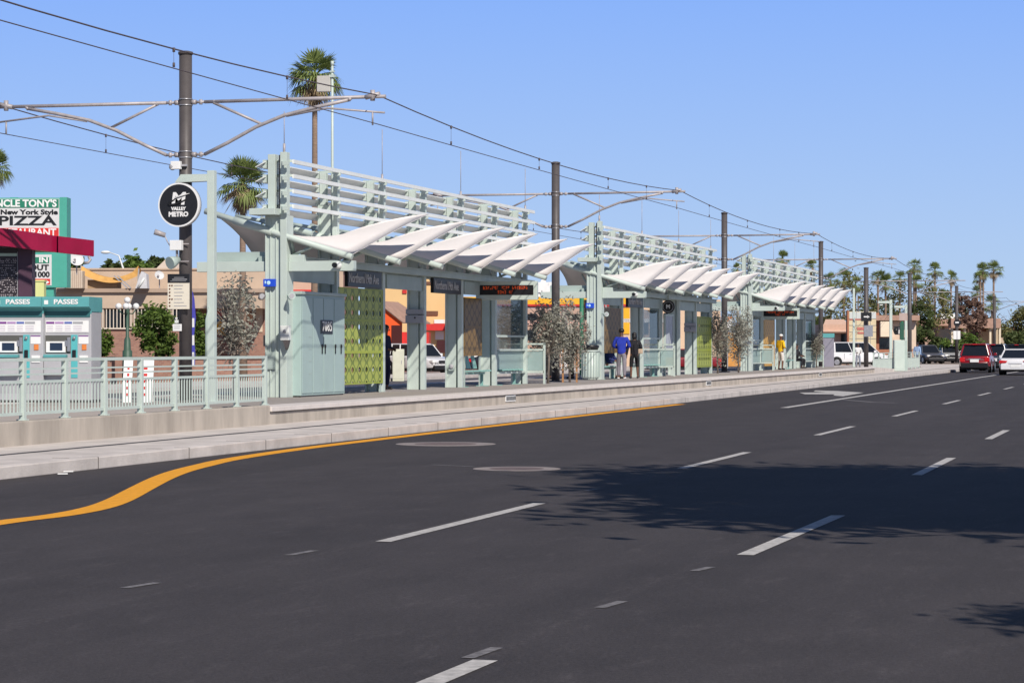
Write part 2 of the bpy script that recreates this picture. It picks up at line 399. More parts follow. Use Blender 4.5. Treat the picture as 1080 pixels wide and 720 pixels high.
# smooth
sp = []
for i in range(len(ypts)-1):
    p0 = Vector(ypts[max(0,i-1)]); p1 = Vector(ypts[i]); p2 = Vector(ypts[i+1]); p3 = Vector(ypts[min(len(ypts)-1,i+2)])
    for k in range(4):
        t = k/4; sp.append(tuple(.5*((2*p1)+(p2-p0)*t+(2*p0-5*p1+4*p2-p3)*t*t+(3*p1-p0-3*p2+p3)*t**3)))
sp.append(ypts[-1])
stripe('yellow_line', sp, .29, ROADY)
for i in range(11):
    v0 = 18.7+i*12.3
    stripe('lane_line', [(6.1, v0), (6.1, v0+5)], .13, ROADW)
for v0, v1, ua, ub in [(5.0,11.75,3.46,3.30),(18.2,22.7,3.10,3.0),(30.1,34.9,3.03,3.03),(42.2,46.8,3.05,3.05)]+[(54.3+i*12.1,58.9+i*12.1,3.05,3.05) for i in range(8)]:
    stripe('lane_line', [(ua, v0), (ub, v1)], .13, ROADW)
stripe('turn_lane_line', [(9.66, 62.6), (9.66, 205)], .22, ROADW)
stripe('yellow_line_far', [(26.0, 0), (26.0, 200)], .12, ROADY)
# turn arrow
def flat(name, pts, m, z=.005): g = MB(); g.poly([(-u, v, z) for u, v in pts]); return tag(g.build(name, m, rec=False), kind='structure')
a0 = 66.0
flat('turn_arrow', [gp(*q_) for q_ in ((843,414),(849,415.7),(880,415.8),(879,417),(889,417.9),(911,414),(882,412.2),(860,411.7),(858,412.8),(872,413.8))], ROADW)
stripe('old_mark', [gp(891,421.6), gp(920,424), gp(945,424.9)], .22, FADED)
for (x0,y0),(x1,y1) in (((131,620),(166,614.5)),((304,585.5),(332,580.5)),((618,517.5),(631,515.5)),((732,602),(750,598)),((632,641),(657,634)),((493,694),(524,683)),((500,492),(455,490))):
    stripe('worn_mark', [gp(x0,y0), gp(x1,y1)], .07, FADED)
for px, py, d in ((470,468.2,1.6),(545,494.3,1.12)):
    u, v = gp(px, py); g = MB(); g.tube([(-u,v,.001),(-u,v,.0045)], d/2, 40); struct('manhole_collar', g, mat('worn_concrete_collar', (.27,.235,.225), .9, var=.25, scale=4))
    o = MB().tube([(-u,v,.004),(-u,v,.008)], d/2*.62, 32).build('manhole_cover', mat('iron_cover', (.16,.12,.115), .75, .1, var=.3, scale=9))
    tag(o, 'round iron manhole cover in a pale collar, %s' % ('farther one near the yellow line' if d > 1.5 else 'nearer one just left of the tree shadow'), 'manhole cover')
# tiny litter on the road near the kerb
for px, py in ((72,498.5),(66,501)):
    u, v = gp(px, py); o = MB().cbox((-u, v, .02), (.12,.05,.012), Matrix.Rotation(.5,3,'Z')).build('paper_scrap', WHITE)
    tag(o, ('larger' if px == 72 else 'smaller')+' white scrap of litter on the asphalt beside the left kerb', 'litter')

# ------------------------------------------------------------------ station canopies
U0 = 19.0; COL0 = 50.8; SPAN = 30.55; BAY = 3.45; NB = 6; LEN = BAY*NB
def hypar(A, B, C, D, n=12, t=.012, pull=.24, flip=False):
    """membrane with corners A,B,C,D in order round the edge, edges curved inward, twisted surface"""
    A, B, C, D = map(Vector, (A, B, C, D)); cen = (A+B+C+D)/4
    vs = []; g = MB(); g.smooth = True
    for i in range(n+1):
        for j in range(n+1):
            s, q = i/n, j/n
            p = A*(1-s)*(1-q) + B*s*(1-q) + C*s*q + D*(1-s)*q
            z1 = D.z + (C.z-D.z)*s**1.3; z0 = A.z + (B.z-A.z)*s; qq = q**1.0; p.z = z0*(1-qq) + z1*qq
            # catenary pull of the free edges AD.. toward the centre, in plan
            k = pull*((4*s*(1-s))*abs(2*q-1)**1.5*(1 if q > .5 else 0) + (.22 if s < .5 else .8)*(4*q*(1-q))*abs(2*s-1)**2)
            d = cen - p; p = p + Vector((d.x*.55*k, d.y*.8*k, d.z*.15*k - .96*s*(1-s)*q*(1-q)))
            vs.append(p)
    m = n+1
    top = vs; bot = [p - Vector((0,0,t)) for p in vs]
    fs = [(i*m+j, i*m+j+1, (i+1)*m+j+1, (i+1)*m+j) for i in range(n) for j in range(n)]
    o = len(top)
    fb = [tuple(x+o for x in reversed(f)) for f in fs]
    rim = [i for i in range(m)] + [i*m+n for i in range(1, m)] + [n*m+j for j in range(n-1, -1, -1)] + [i*m for i in range(n-1, 0, -1)]
    fr = [(rim[k], rim[(k+1)%len(rim)], rim[(k+1)%len(rim)]+o, rim[k]+o) for k in range(len(rim))]
    g.add(top+bot, fs+fb+fr); return g
def make_canopy():
    root = empty('station_canopy', (-U0, COL0, PL), 0)
    # end column: folded panel shaft with two uprights above
    c = MB(); c.box(-.27, .10, -.02, .30, 0, 3.98); c.box(.10, .25, -.10, .34, 0, 3.98); c.box(-.27, -.235, -.05, -.02, 0, 3.98); c.box(-.16, -.13, -.045, -.02, 0, 3.9); c.box(-.03, 0, -.045, -.02, 0, 3.9)
    c.box(-.50, .10, -.42, .18, 3.98, 4.12)
    c.box(-.205, -.035, -.05, .2, 4.12, 5.32); c.box(.10, .25, -.10, .12, 3.98, 5.36)
    o = c.build('end_column', SAGE, root, bevel=.008)
    d = MB(); d.box(.1015, .104, -.102, -.099, 4.15, 5.3); d.box(.06, .098, -.06, .1, 4.12, 5.3); d.build('shadow_gap', POLEG, o)
    h = MB(); h.box(-.33, -.27, .0, .2, 1.12, 1.36); h.build('hatch', POLEG, o)
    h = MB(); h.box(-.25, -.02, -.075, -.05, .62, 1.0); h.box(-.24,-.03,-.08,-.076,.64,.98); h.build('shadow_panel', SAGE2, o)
    # cross arms
    for y, x0, x1 in ((.02, -1.9, 1.75),):
        a = MB(); a.box(-.275, x0, y, y+.2, 2.76, 2.98); a.box(.255, x1, y, y+.2, 2.76, 2.98); a.box(.255,.6,y+.02,y+.18,2.98,3.12); a.build('cross_arm', SAGE, root, bevel=.006)
    for i in range(1, NB+1):
        y = i*BAY; top = 5.15
        c = MB(); c.box(-.26, .03, y-.03, y+.10, 0, 4.4); c.box(-.26, -.22, y-.10, y-.03, 0, 4.4)
        c.box(-.23, -.07, y-.05, y+.09, 4.4, top)
        k = c.build('column', SAGE, root, bevel=.006)
        p = MB(); p.box(.10, .215, y-.10, y+.08, 0, 4.4); p.box(.08, .22, y-.09, y+.09, 4.4, top-.05); p.box(.03,.10,y+.02,y+.05,0,3.2); p.build('front_post', SAGE, k, bevel=.006)
    for x, nm in ((.30, 'eave_beam'), (-.42, 'rear_beam')):
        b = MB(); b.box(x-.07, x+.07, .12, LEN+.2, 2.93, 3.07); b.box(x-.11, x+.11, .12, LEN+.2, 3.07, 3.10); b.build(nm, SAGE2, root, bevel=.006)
    # header plates between columns (bays without name signs)
    for b_ in (0, 2, 4, 5):
        y0, y1 = b_*BAY+.35, (b_+1)*BAY-.12
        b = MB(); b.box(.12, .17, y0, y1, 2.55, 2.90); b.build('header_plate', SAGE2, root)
    # louvres
    for z in (5.16, 4.84, 4.51, 4.18):
        y1 = LEN+.5
        f = MB(); f.smooth = False
        f.prism([(.26, z+.05), (.33, z+.05), (.335, z-.035), (.30, z-.04)], 'y', .15, y1)
        f.build('front_louvre', LOUV, root)
        r_ = MB(); r_.prism([(-.24, z-.02), (-.46, z-.125), (-.47, z-.11), (-.25, z)], 'y', -.12, y1)
        r_.build('rear_louvre', LOUV, root)
        for i in range(0, NB+1):
            k = MB(); y = i*BAY; k.box(-.3, .28, y+.11, y+.15, z-.01, z+.05); k.box(.22, .36, y-.28, y-.22, z-.10, z-.02); k.beam((.28,y-.25,z-.06),(.10,y-.02,z-.02),.05); k.box(-.32,-.24,y-.06,y+.06,z-.14,z+.04)
            k.build('louvre_bracket', SAGE, root)
    # sails
    for i in range(NB):
        y = i*3.42
        s_ = hypar((1.70, y, 3.10), (-1.62, y, 4.12), (-1.75, y+3.55, 2.95), (2.1, y+4.45, 4.22))
        so = s_.build('sail', WHITEM, root, rec=False)
        t = MB(); t.tube([(-1.68, y-.03, 4.10), (1.74, y-.03, 3.055)], .07, 10); t.tube([(-1.0,y-.03,3.89),(-.1,y-.03,3.615)], .09, 10); t.build('edge_tube', SAGE, so)
        for a_, b_, r_ in (((-1.66, y+1.75, 4.08), (-.95, y+1.72, 3.95), .045), ((-1.0, y+1.72, 3.96), (.2, y+1.7, 3.66), .06), ((.30,y+.12,3.1),(.9,y,3.33),.035), ((.30,y+.3,3.1),(.3,y+.02,3.5),.035), ((-.42,y+1.0,3.1),(-1.0,y+1.7,3.9),.035)):
            t = MB(); t.tube([a_, b_], r_, 8); t.build('strut', SAGE2, so)
    b = MB(); b.box(-1.62,-.28,.24,.30,2.98,3.2); b.build('end_plate', SAGE2, root)
    for i, y in enumerate((.0, 2*BAY, 4*BAY, 6*BAY)):
        b = MB(); zt = 5.1 if i else 5.3; b.tube([(.16, y, zt), (.16, y, zt+.25)], .03, 8); b.tube([(.16, y, zt+.25), (.16, y, zt+(1.35 if i else .95))], .009, 6); b.build('lightning_rod', GALV, root)
    return root
labs = ['sage green station canopy with white pointed sails, nearest of three, over the cabinet numbered 7085',
        'sage green station canopy with white pointed sails, middle one, over the waiting people',
        'sage green station canopy with white pointed sails, farthest of three, over the person in yellow']
canopies = [make_canopy()]
for i in (1, 2):
    c = copy_tree(canopies[0]); c.location = (-U0, COL0+SPAN*i, PL); canopies.append(c)
for c, l in zip(canopies, labs): tag(c, l, 'canopy', 'station canopies along the platform')
def SV(k, y): return COL0 + SPAN*k + y      # v of local y in unit k
def E(name, k, x, y, z=0, label=None, cat=None, group=None): return empty(name, (-U0+x, SV(k, y), PL+z), 0, label, cat, group)

# electrical cabinet 7085
e = E('electrical_cabinet', 0, .0, 1.75, 0, 'tall sage green electrical cabinet numbered 7085 beside the first canopy column', 'cabinet')
b = MB(); b.box(-.32, .44, -1.45, 1.50, .03, 2.26); b.build('body', BOXG, e, bevel=.01)
b = MB(); b.box(-.36, .48, -1.50, 1.55, 2.26, 2.33); b.build('lid', SAGE2, e, bevel=.01)
b = MB(); b.box(-.30,.42,-1.4,1.45,0,.03); b.build('plinth', POLEG, e)
for y0, y1 in ((-1.40, -.72), (-.68, -.02), (.02, .70), (.74, 1.44)):
    d = MB(); d.box(.441, .455, y0, y1, .08, 2.2); d.build('door', BOXG, e, bevel=.004)
for y in (-.12, .08, .78, 1.18):
    d = MB(); d.ball((.47, y, 1.12), .035, .6, 1, 1.4); d.box(.457, .475, y-.015, y+.02, .95, 1.12); d.build('handle', BLACK, e)
d = MB(); d.box(.458, .468, -.21, .59, 1.40, 1.71); q = d.build('number_plate', BLACK, e); text('7085', .32, WHITE, q, (.474, .19, 1.555), RSIDE, sx=.95, offset=.0, space=1.12)
for z_ in (.5, .78, 1.05, 1.32): 
    d = MB(); d.box(.456,.46,-.98,-.80,z_,z_+.02); d.build('vent_slot', SAGE2, e)
# card reader box on the end columns, blue lit panel, floodlights
for k in range(2):
    w = ('nearest', 'middle')[k]
    e = E('emergency_light_panel', k, -.28, -.06, 2.42, 'small blue illuminated emergency panel with white emblem high on the %s canopy end column' % w, 'light panel', 'blue panels on the end columns')
    b = MB(); b.box(-.0, .28, -.08, .0, 0, .17); b.build('housing', BLUE, e, bevel=.01); b = MB(); b.ball((.13,-.085,.085), .045, 1,.1,1); b.box(.04,.07,-.084,-.08,.07,.13); b.build('emblem', GLOWB, e)
for k, x, y, w in ((0, .34, -.12, 'right side of the nearest end column'), (0, -.38, -.05, 'left side of the nearest end column'), (1, .36, -.1, 'right side of the middle end column')):
    e = E('floodlight', k, x, y, 2.18, 'round sage floodlight on the '+w, 'light', 'small floodlights on the columns')
    b = MB(); b.tube([(0,0,0),(0.08,-.12,.02),(.12,-.2,.03)], [.05,.075,.08], 14); b.build('housing', SAGE2 if x > 0 else POLEG, e); b = MB(); b.tube([(.121,-.203,.03),(.123,-.206,.03)], .06, 12); b.build('lens', GREYP, e); b = MB(); b.beam((0,0,0),(-.1 if x>0 else .1,.06,.06), .03); b.build('bracket', SAGE2, e)
e = E('call_box', 0, .22, -.2, 1.25, 'small pale grey call box fixed to the right flange of the nearest end column', 'call box')
b = MB(); b.box(-.06, .14, -.06, .08, .0, .32); b.build('housing', LOUV, e, bevel=.01); b = MB(); b.ball((.05,-.07,.2), .04, 1,.4,1); b.build('button', GREYP, e); b = MB(); b.prism([(-.0,0),(.14,0),(.10,-.16),(.07,-.22)], 'y', -.05, .06); b.build('shade', POLEG, e)
# CCTV cameras on cross arms
for k in range(3):
    w = ('nearest', 'middle', 'farthest')[k]
    e = E('security_camera', k, 1.42, -.06, 2.88, 'round security camera with black lens on the cross arm of the %s canopy' % w, 'camera', 'security cameras on the cross arms')
    b = MB(); b.ball((0,.02,0), .085); b.build('dome', LOUV, e); b = MB(); b.tube([(-.04,-.02,0),(-.05,-.11,0)], .055, 12); b.build('lens', BLACK, e)
# name signs
def name_sign(k, y, w='', L=2.55):
    e = E('station_name_sign', k, .26, y, 2.52, 'black hanging sign reading Northern/19th Ave '+w, 'sign', 'station name signs')
    b = MB(); b.box(-.05, .04, -L/2, L/2, 0, .40); b.build('panel', POLEG if 0 else BLACK, e, bevel=.01)
    text('Northern/19th Ave', .32, mat('sign_letter_grey', (.48,.47,.46), .5), e, (.046, -.10, .20), RSIDE, sx=.88, offset=.003)
    b = MB(); b.box(-.02,.02,-L/2+.2,-L/2+.25,.40,.42); b.box(-.02,.02,L/2-.25,L/2-.2,.40,.42); b.build('hanger', SAGE2, e)
name_sign(0, 1.5*BAY, 'above the green screen')
name_sign(0, 3.5*BAY, 'in the fourth bay of the nearest canopy')
name_sign(1, 1.5*BAY, 'above the man in blue')
# perforated screens
def screen(k, y0, y1, z0, z1, m, label, cells=3):
    e = E('perforated_screen', k, .20, y0, z0, label, 'screen', 'coloured metal screens')
    H = (z1-z0)/cells; L = y1-y0
    for i in range(cells):
        b = MB(); b.box(-.012, .012, .03, L-.03, i*H+.03, (i+1)*H-.03); b.build('panel', m, e)
    fm = {'green_screen': mat('green_frame', (.34,.40,.05), .5), 'bronze_screen': mat('bronze_frame', (.22,.13,.04), .5), 'amber_screen': mat('amber_frame', (.60,.36,.08), .5)}[m.name]
    b = MB()
    for i in range(cells+1): b.box(-.02, .02, 0, L, i*H-.03 if i else 0, i*H+.03 if i < cells else cells*H)
    b.box(-.02,.02,0,.03,.03,cells*H-.0); b.box(-.02,.02,L-.03,L,.03,cells*H-.0); b.build('frame', fm, e)
    b = MB(); b.box(-.03,.0,.1,.15,-z0,0); b.box(-.03,.0,L-.15,L-.1,-z0,0); b.build('foot', SAGE2, e)
screen(0, 3.45, 6.78, .22, 2.50, PERF_G, 'yellow green perforated metal screen beside the cabinet in the nearest canopy')
screen(0, 4*BAY+.15, 5*BAY-1.55, .86, 2.46, PERF_B, 'bronze brown perforated metal screen above green seats in the nearest canopy', 2)
screen(1, 5*BAY+.12, 6*BAY-.15, .28, 2.35, PERF_G, 'yellow green perforated metal screen at the far end of the middle canopy')
screen(2, 1*BAY+.25, 2*BAY-.1, .2, 2.4, PERF_O, 'amber perforated metal screen behind the person in yellow')
screen(1, .45, 1*BAY-.4, .9, 2.45, PERF_B, 'bronze brown screen above the seated person in the middle canopy', 2)
# LED message signs
def led(k, y, label):
    e = E('message_sign', k, .0, y, 2.46, label, 'electronic sign', 'electronic message signs')
    b = MB(); b.box(.05, 1.82, -.07, .09, -.04, .48); b.build('frame', SAGE, e, bevel=.01)
    b = MB(); b.box(.12, 1.72, -.085, -.071, .10, .37); b.build('display', BLACK, e)
    random.seed(3+k); b = MB()
    for z0, words in ((.255, (7, 4, 7)), (.135, (4, 2))):
        n = sum(words)+len(words)-1; x = .92 - n*.0325
        for w in words:
            for c in range(w):
                for dz in (0, .025, .05, .07):
                    if random.random() < .7: b.box(x, x+.018, -.088, -.086, z0+dz, z0+dz+.014)
                    if random.random() < .7: b.box(x+.024, x+.042, -.088, -.086, z0+dz, z0+dz+.014)
                x += .065
            x += .065
    b.build('lettering', ORLED, e)
led(0, 15.75, 'long black electronic message sign with orange text at the end of the nearest canopy')
led(2, 4.2, 'long black electronic message sign with orange text in the farthest canopy')
# glazed windbreaks
def windbreak(k, y0, L, label):
    e = E('windbreak', k, .12, y0, 0, label, 'windbreak', 'glazed windbreaks')
    b = MB()
    for y in (0, L): b.box(-.04, .05, y-.05, y+.05, 0, 2.5)
    b.build('post', SAGE, e, bevel=.005)
    for z in (.36, 1.02, 1.42): 
        b = MB(); b.box(-.02, .06 if z > 1.4 else .08, .05, L-.05, z-.03, z+.03); b.build('rail', SAGE, e)
    b = MB(); b.box(-.005,.005,.05,L-.05,1.06,2.48); b.build('upper_pane', GL_UP, e)
    b = MB(); b.box(-.005,.005,.05,L-.05,.40,.98); b.build('lower_pane', GL_LO, e)
    b = MB()                                       # side return with its own rails
    for z in (.36, 1.02): b.box(.08, .60, L-.04, L+.02, z-.03, z+.03)
    b.box(.58, .64, L-.04, L+.02, 0, 1.2); b.box(.0,.64,L-.04,L+.02,1.17,1.22); b.build('side_rail', SAGE, e)
    b = MB(); b.box(.08,.58,L-.015,L-.005,.40,.98); b.build('side_pane', GL_LO, e)
windbreak(0, 5*BAY+.2, LEN-5*BAY-.1, 'glazed windbreak with pale green rails at the far end of the nearest canopy')
windbreak(1, 2*BAY+.2, 3.0, 'glazed windbreak with pale green rails behind the two standing people')
windbreak(2, .45, 2.7, 'glazed windbreak behind the shrub in the farthest canopy, left of the amber screen')
windbreak(2, 5*BAY-.2, 3.2, 'glazed windbreak at the far end of the farthest canopy')
# seats
def bench(k, y0, n, label, mm=None):
    e = E('bench', k, -.15, y0, 0, label, 'bench', 'green metal benches')
    mm = mm or mat('bench_green', (.22,.42,.38), .45)
    for i in range(n):
        y = i*.62
        s_ = MB(); s_.prism([(-.02,.44),(.40,.46),(.42,.42),(-.02,.40)], 'y', y+.04, y+.54); s_.build('seat', mm, e, bevel=.005)
        s_ = MB(); s_.add([(-.02,y+.06,.5),(-.02,y+.52,.5),(-.12,y+.40,1.0),(-.12,y+.18,1.0),(.0,y+.06,.5),(.0,y+.52,.5),(-.10,y+.40,1.0),(-.10,y+.18,1.0)],[(0,1,2,3),(4,5,6,7),(0,1,5,4),(1,2,6,5),(2,3,7,6),(3,0,4,7)]); s_.build('backrest', mm, e)
    b = MB(); b.box(.12,.2,0,n*.62,.34,.40); b.build('beam', mm, e)
    for y in (.2, n*.62-.2): b = MB(); b.box(.12,.2,y-.03,y+.03,0,.34); b.box(0,.36,y-.04,y+.04,0,.02); b.build('leg', mm, e)
bench(0, 4*BAY+.35, 4, 'row of sage green metal seats under the bronze screen in the nearest canopy')
bench(0, 5*BAY+.45, 4, 'row of sage green metal seats behind the windbreak of the nearest canopy')
bench(1, .45, 4, 'row of sage green metal seats where a person sits under the middle canopy')
bench(1, 2*BAY+.45, 4, 'row of sage green metal seats behind the windbreak of the middle canopy')
bench(2, 3*BAY+.6, 3, 'row of sage green metal seats with a seated person in dark clothes, farthest canopy')
# speaker / notice boxes on posts
for k, y in ((0, 3*BAY), (1, 5*BAY)):
    e = E('notice_box', k, .0, y-.16, 1.72, 'grey two part notice box on a column of the %s canopy' % ('nearest' if k == 0 else 'middle'), 'notice box', 'grey notice boxes')
    b = MB(); b.box(-.26, .22, -.08, .05, 0, .21); b.build('lower_box', GREYP, e, bevel=.008); b = MB(); b.box(-.26, .22, -.05, .05, .23, .36); b.build('upper_box', GREYP, e, bevel=.008); b = MB(); b.ball((0,-.085,.14),.025,1,.3,1); b.build('button', BLACK, e)
for k, y in ((0, 4*BAY), (1, 2*BAY), (2, 4*BAY)):
    e = E('valve_box', k, -.08, y-.12, .52, 'small round dark fitting low on a column of the %s canopy' % ('nearest','middle','farthest')[k], 'fitting', 'round fittings low on the columns')
    b = MB(); b.ball((0,0,.05), .07, 1,.6,1); b.build('cover', GREYP, e); b = MB(); b.box(-.07,.07,-.0,.09,-.06,.0); b.build('back_plate', SAGE2, e)
# round metro sign under the middle canopy, and posters
def metro_logo(parent, r, y=-.0, side=False):
    """white M with an orbiting swoosh above two words; built in the XZ plane facing -Y"""
    rot = RFACE
    text('M', r*.80, WHITE, parent, (-.02*r, y, .27*r), rot, offset=r*.035, sx=1.15, shear=.12)
    g = MB(); pts = []
    for i in range(22):
        a = math.pi*.62 + i/21*math.pi*1.18
        pts.append((math.cos(a)*r*.50, y-.012, .20*r + math.sin(a)*r*.12 + math.cos(a)*r*.16))
    rs = [r*.008 + r*.022*math.sin(math.pi*i/21) for i in range(22)]
    g.tube(pts, rs, 6)
    g.tube([(-.20*r,y-.022,.30*r),(.15*r,y-.022,.44*r),(.60*r,y-.022,.54*r)], [r*.015,r*.045,r*.008], 6)
    g2 = MB(); g2.tube([(p_[0], p_[1]+.002, p_[2]) for p_ in pts], [x_*1.0+r*.022 for x_ in rs], 6); g2.tube([(-.20*r,y-.002,.30*r),(.15*r,y-.002,.44*r),(.60*r,y-.002,.54*r)], [r*.03,r*.065,r*.02], 6); g2.build('swoosh_outline', BLACK, parent)
    g.build('swoosh', WHITE, parent)
    text('VALLEY', r*.22, WHITE, parent, (0, y, -.20*r), rot, offset=r*.012)
    text('METRO', r*.31, WHITE, parent, (0, y, -.47*r), rot, offset=r*.016)
e = E('round_sign', 1, .42, 3*BAY+.1, 2.63, 'small round black metro sign with white M under the middle canopy', 'sign')
b = MB(); b.disc((0,-.03,0), .25, .06, 'y'); b.build('disc', BLACK, e); 
b = MB(); b.tube([(math.cos(i/24*2*math.pi)*.19,-.034,math.sin(i/24*2*math.pi)*.19) for i in range(25)], .012, 6); b.build('ring', GREYP, e)
text('M', .20, WHITE, e, (0,-.034,0), RFACE, offset=.01); b = MB(); b.box(-.03,.03,-.02,.02,.24,.45); b.build('hanger', SAGE2, e)
e = E('poster_case', 1, .22, 3*BAY+.35, .35, 'freestanding glazed poster case with pale map poster and yellow foot, middle canopy', 'poster case')
b = MB(); b.box(-.05,.05,0,.06,-.35,2.0); b.box(-.05,.05,1.5,1.56,-.35,2.0); b.box(-.05,.05,.06,1.5,1.94,2.0); b.box(-.05,.05,.06,1.5,.0,.06); b.build('frame', SAGE, e)
b = MB(); b.box(-.02,.02,.06,1.5,.36,1.94); b.build('poster', mat('pale_poster', (.42,.45,.50), .5, var=.25, scale=3), e)
b = MB(); b.box(-.02,.025,.06,1.5,.06,.355); b.build('poster_foot', YELP, e)
# trash can beside middle end column
e = E('litter_bin', 1, .05, -.85, 0, 'round sage green litter bin with dark open top beside the middle end column', 'litter bin')
b = MB(); b.tube([(0,0,.04),(0,0,.12),(0,0,.95)], [.26,.29,.29], 20)
b.build('drum', SAGE, e)
b = MB()
for i in range(20): a = 2*math.pi*i/20; b.box(-.012+math.cos(a)*.30, .012+math.cos(a)*.30, -.012+math.sin(a)*.30, .012+math.sin(a)*.30, .1, .92)
b.build('slats', SAGE2, e)
b = MB(); b.tube([(0,0,.95),(0,0,1.0)], .31, 20); b.build('rim', SAGE, e); b = MB(); b.tube([(0,0,1.0),(0,0,1.12),(0,0,1.17)], [.24,.30,.27], 20); b.build('hood', BLACK, e)
# planter / litter bin after the windbreak in the near canopy
# tall camera mast on the near canopy
e = E('camera_mast', 0, .02, BAY+.02, 0, 'tall thin pale green mast with white box antenna rising from the nearest canopy', 'mast')
b = MB(); b.tube([(0,.12,3.0),(0,.12,5.3),(0,.12,7.72)], [.036,.032,.028], 10); b.build('pole', SAGE, e)
b = MB(); b.box(-.36,-.04,.05,.2,7.05,7.42); b.build('antenna_box', mat('antenna_grey', (.52,.50,.46), .5), e, bevel=.01)
b = MB(); b.box(-.06,.06,.06,.18,7.38,7.44); b.box(-.05,.05,.08,.16,7.5,7.53); b.tube([(0,.12,7.66),(0,.12,7.76)],.04,8); b.build('bracket', SAGE, e)

# ------------------------------------------------------------------ overhead line
UP = 19.2
PV = [46.1+30.6*i for i in range(4)]
def cyl_between(g, a, b, r, n=8): g.tube([a, b], r, n)
def make_catpole(Ht=6.97, arms=True, r=.13, base=PL):
    root = empty('catenary_pole', (-UP, PV[0], base), 0)
    b = MB(); b.tube([(0,0,0),(0,0,Ht)], r, 24); b.tube([(0,0,0),(0,0,.04)], r+.12, 20); b.build('shaft', POLEG, root)
    b = MB(); b.tube([(0,0,Ht),(0,0,Ht+.05),(0,0,Ht+.07)], [r+.02,r+.02,r*.6], 24); b.build('cap', POLEG, root)
    if arms:
        for s in (-1, 1):
            b = MB()
            za, zb = 6.01, 4.96
            for z in (za, zb):
                b.tube([(s*(r+.01),0,z),(s*(r+.10),0,z)], .05, 8); b.tube([(s*(r+.10),0,z),(s*(r+.28),0,z)], .028, 8); b.tube([(s*(r+.2),0,z-.05),(s*(r+.2),0,z+.05)], .035, 8)
            b.tube([(s*(r+.28),0,za),(s*4.22,0,za+.01)], .036, 10)
            arc = [(s*(r+.28),0,zb),(s*.9,0,zb+.22),(s*1.5,0,zb+.52),(s*2.1,0,zb+.74),(s*2.8,0,zb+.89),(s*3.45,0,zb+1.01)]
            b.tube(arc, .036, 10); b.tube([(s*3.45,0,zb+1.0),(s*3.5,0,za)], .04, 8)
            b.tube([(s*.62,0,za-.03),(s*1.62,0,zb+.58)], .028, 8); b.tube([(s*.62,0,za-.05),(s*.62,0,za+.03)], .035, 8)
            b.tube([(s*3.95,0,za-.07),(s*3.95,0,za+.14)], .05, 8); b.tube([(s*3.8,0,za),(s*4.1,0,za+.06)], .05, 8)
            b.build('bracket_arm', GALV, root)
            b = MB(); b.tube([(s*2.15,0,zb+.70),(s*2.7,0,zb+.74),(s*3.1,0,zb+.90),(s*4.15,0,zb+.80)] if 0 else [(s*2.15,0,zb+.72),(s*3.0,0,zb+.86),(s*4.2,0,zb+.74)], .02, 8); b.tube([(s*3.95,0,zb+.76),(s*3.95,0,zb+.50)], .018, 6); b.build('registration_arm', GALV, root)
        for z in (6.01, 4.96):
            for dz in (-.06, .06): b = MB(); b.tube([(0,0,z+dz-.012),(0,0,z+dz+.012)], r+.012, 20); b.build('clamp', STEEL, root)
    return root
cp = make_catpole()
plab = ['dark catenary pole nearest the camera, carrying the round metro sign', 'dark catenary pole in the gap between the nearest and middle canopies', 'dark catenary pole in the gap between the middle and farthest canopies', 'dark catenary pole just past the farthest canopy, before the grey machine']
poles = []
for i in range(4):
    o = cp if i == 0 else copy_tree(cp); o.location = (-UP, PV[i], PL); tag(o, plab[i], 'pole', 'catenary poles'); poles.append(o)
for px, z, top, lab in ((913.5, 158, 283, 'dark catenary pole with a small black arrow box, beside the salmon building'), (959.5, 184, 289, 'dark catenary pole right of the pale green signal cabinet'), (1009, 222, 302, 'dark catenary pole with round black sign and white notice behind the red car'), (1049, 268, 313, 'dark catenary pole farthest away, standing above the red car')):
    p = at(px, z); H = hh(top, z)-.14
    o = make_catpole(H, False, .15, .135); o.location = (p.x, p.y, .135); tag(o, lab, 'pole', 'catenary poles')
    if px > 950:
        b = MB(); b.tube([(.15,0,H-.5),(4.1,0,H-.5)], .035, 8); b.tube([(.15,0,H-1.5),(1.6,0,H-.95),(3.3,0,H-.55)], .035, 8); b.tube([(-.15,0,H-.5),(-4.1,0,H-.5)], .035, 8); b.tube([(-.15,0,H-1.5),(-1.6,0,H-.95),(-3.3,0,H-.55)], .035, 8); b.build('bracket_arm', GALV, o)
# wires
def wire(u, zt, sag, label, r=.012, drop=None):
    vs = [PV[0]-30.6*k for k in (1,)] + PV + [168, 200, 232, 268, 330]
    pts = []; dr = []
    for i in range(len(vs)-1):
        a, b_ = vs[i], vs[i+1]
        for k in range(12):
            t = k/12; z = zt - sag*4*t*(1-t) - max(0, (a+(b_-a)*t-140))*.004
            pts.append((-u, a+(b_-a)*t, z))
            if drop and k in (2, 5, 8, 10) : dr.append((a+(b_-a)*t, z))
    e = empty('overhead_wire', (-u, PV[0], 0), 0, label, 'wire', 'overhead line wires')
    g = MB(); g.tube(pts, r, 6); g.build('cable', WIRE, e, world=True)
    if drop:
        for v, z in dr[:16]:
            g = MB(); g.tube([(-u, v, z), (-u, v, drop)], .0035, 4); g.tube([(-u,v,z-.05),(-u,v,z+.02)], .022, 6); g.tube([(-u,v,drop),(-u,v,drop+.07)], .02, 6); g.build('dropper', WIRE, e, world=True)
    # tail to the left of frame
wire(15.15, 6.50, .32, 'upper messenger cable over the nearer track', .0125, 5.93)
wire(15.15, 5.93, .02, 'lower contact wire over the nearer track', .009)
wire(23.25, 6.50, .32, 'upper messenger cable over the farther track behind the canopies', .0125, 5.93)
wire(23.25, 5.93, .02, 'lower contact wire over the farther track behind the canopies', .009)

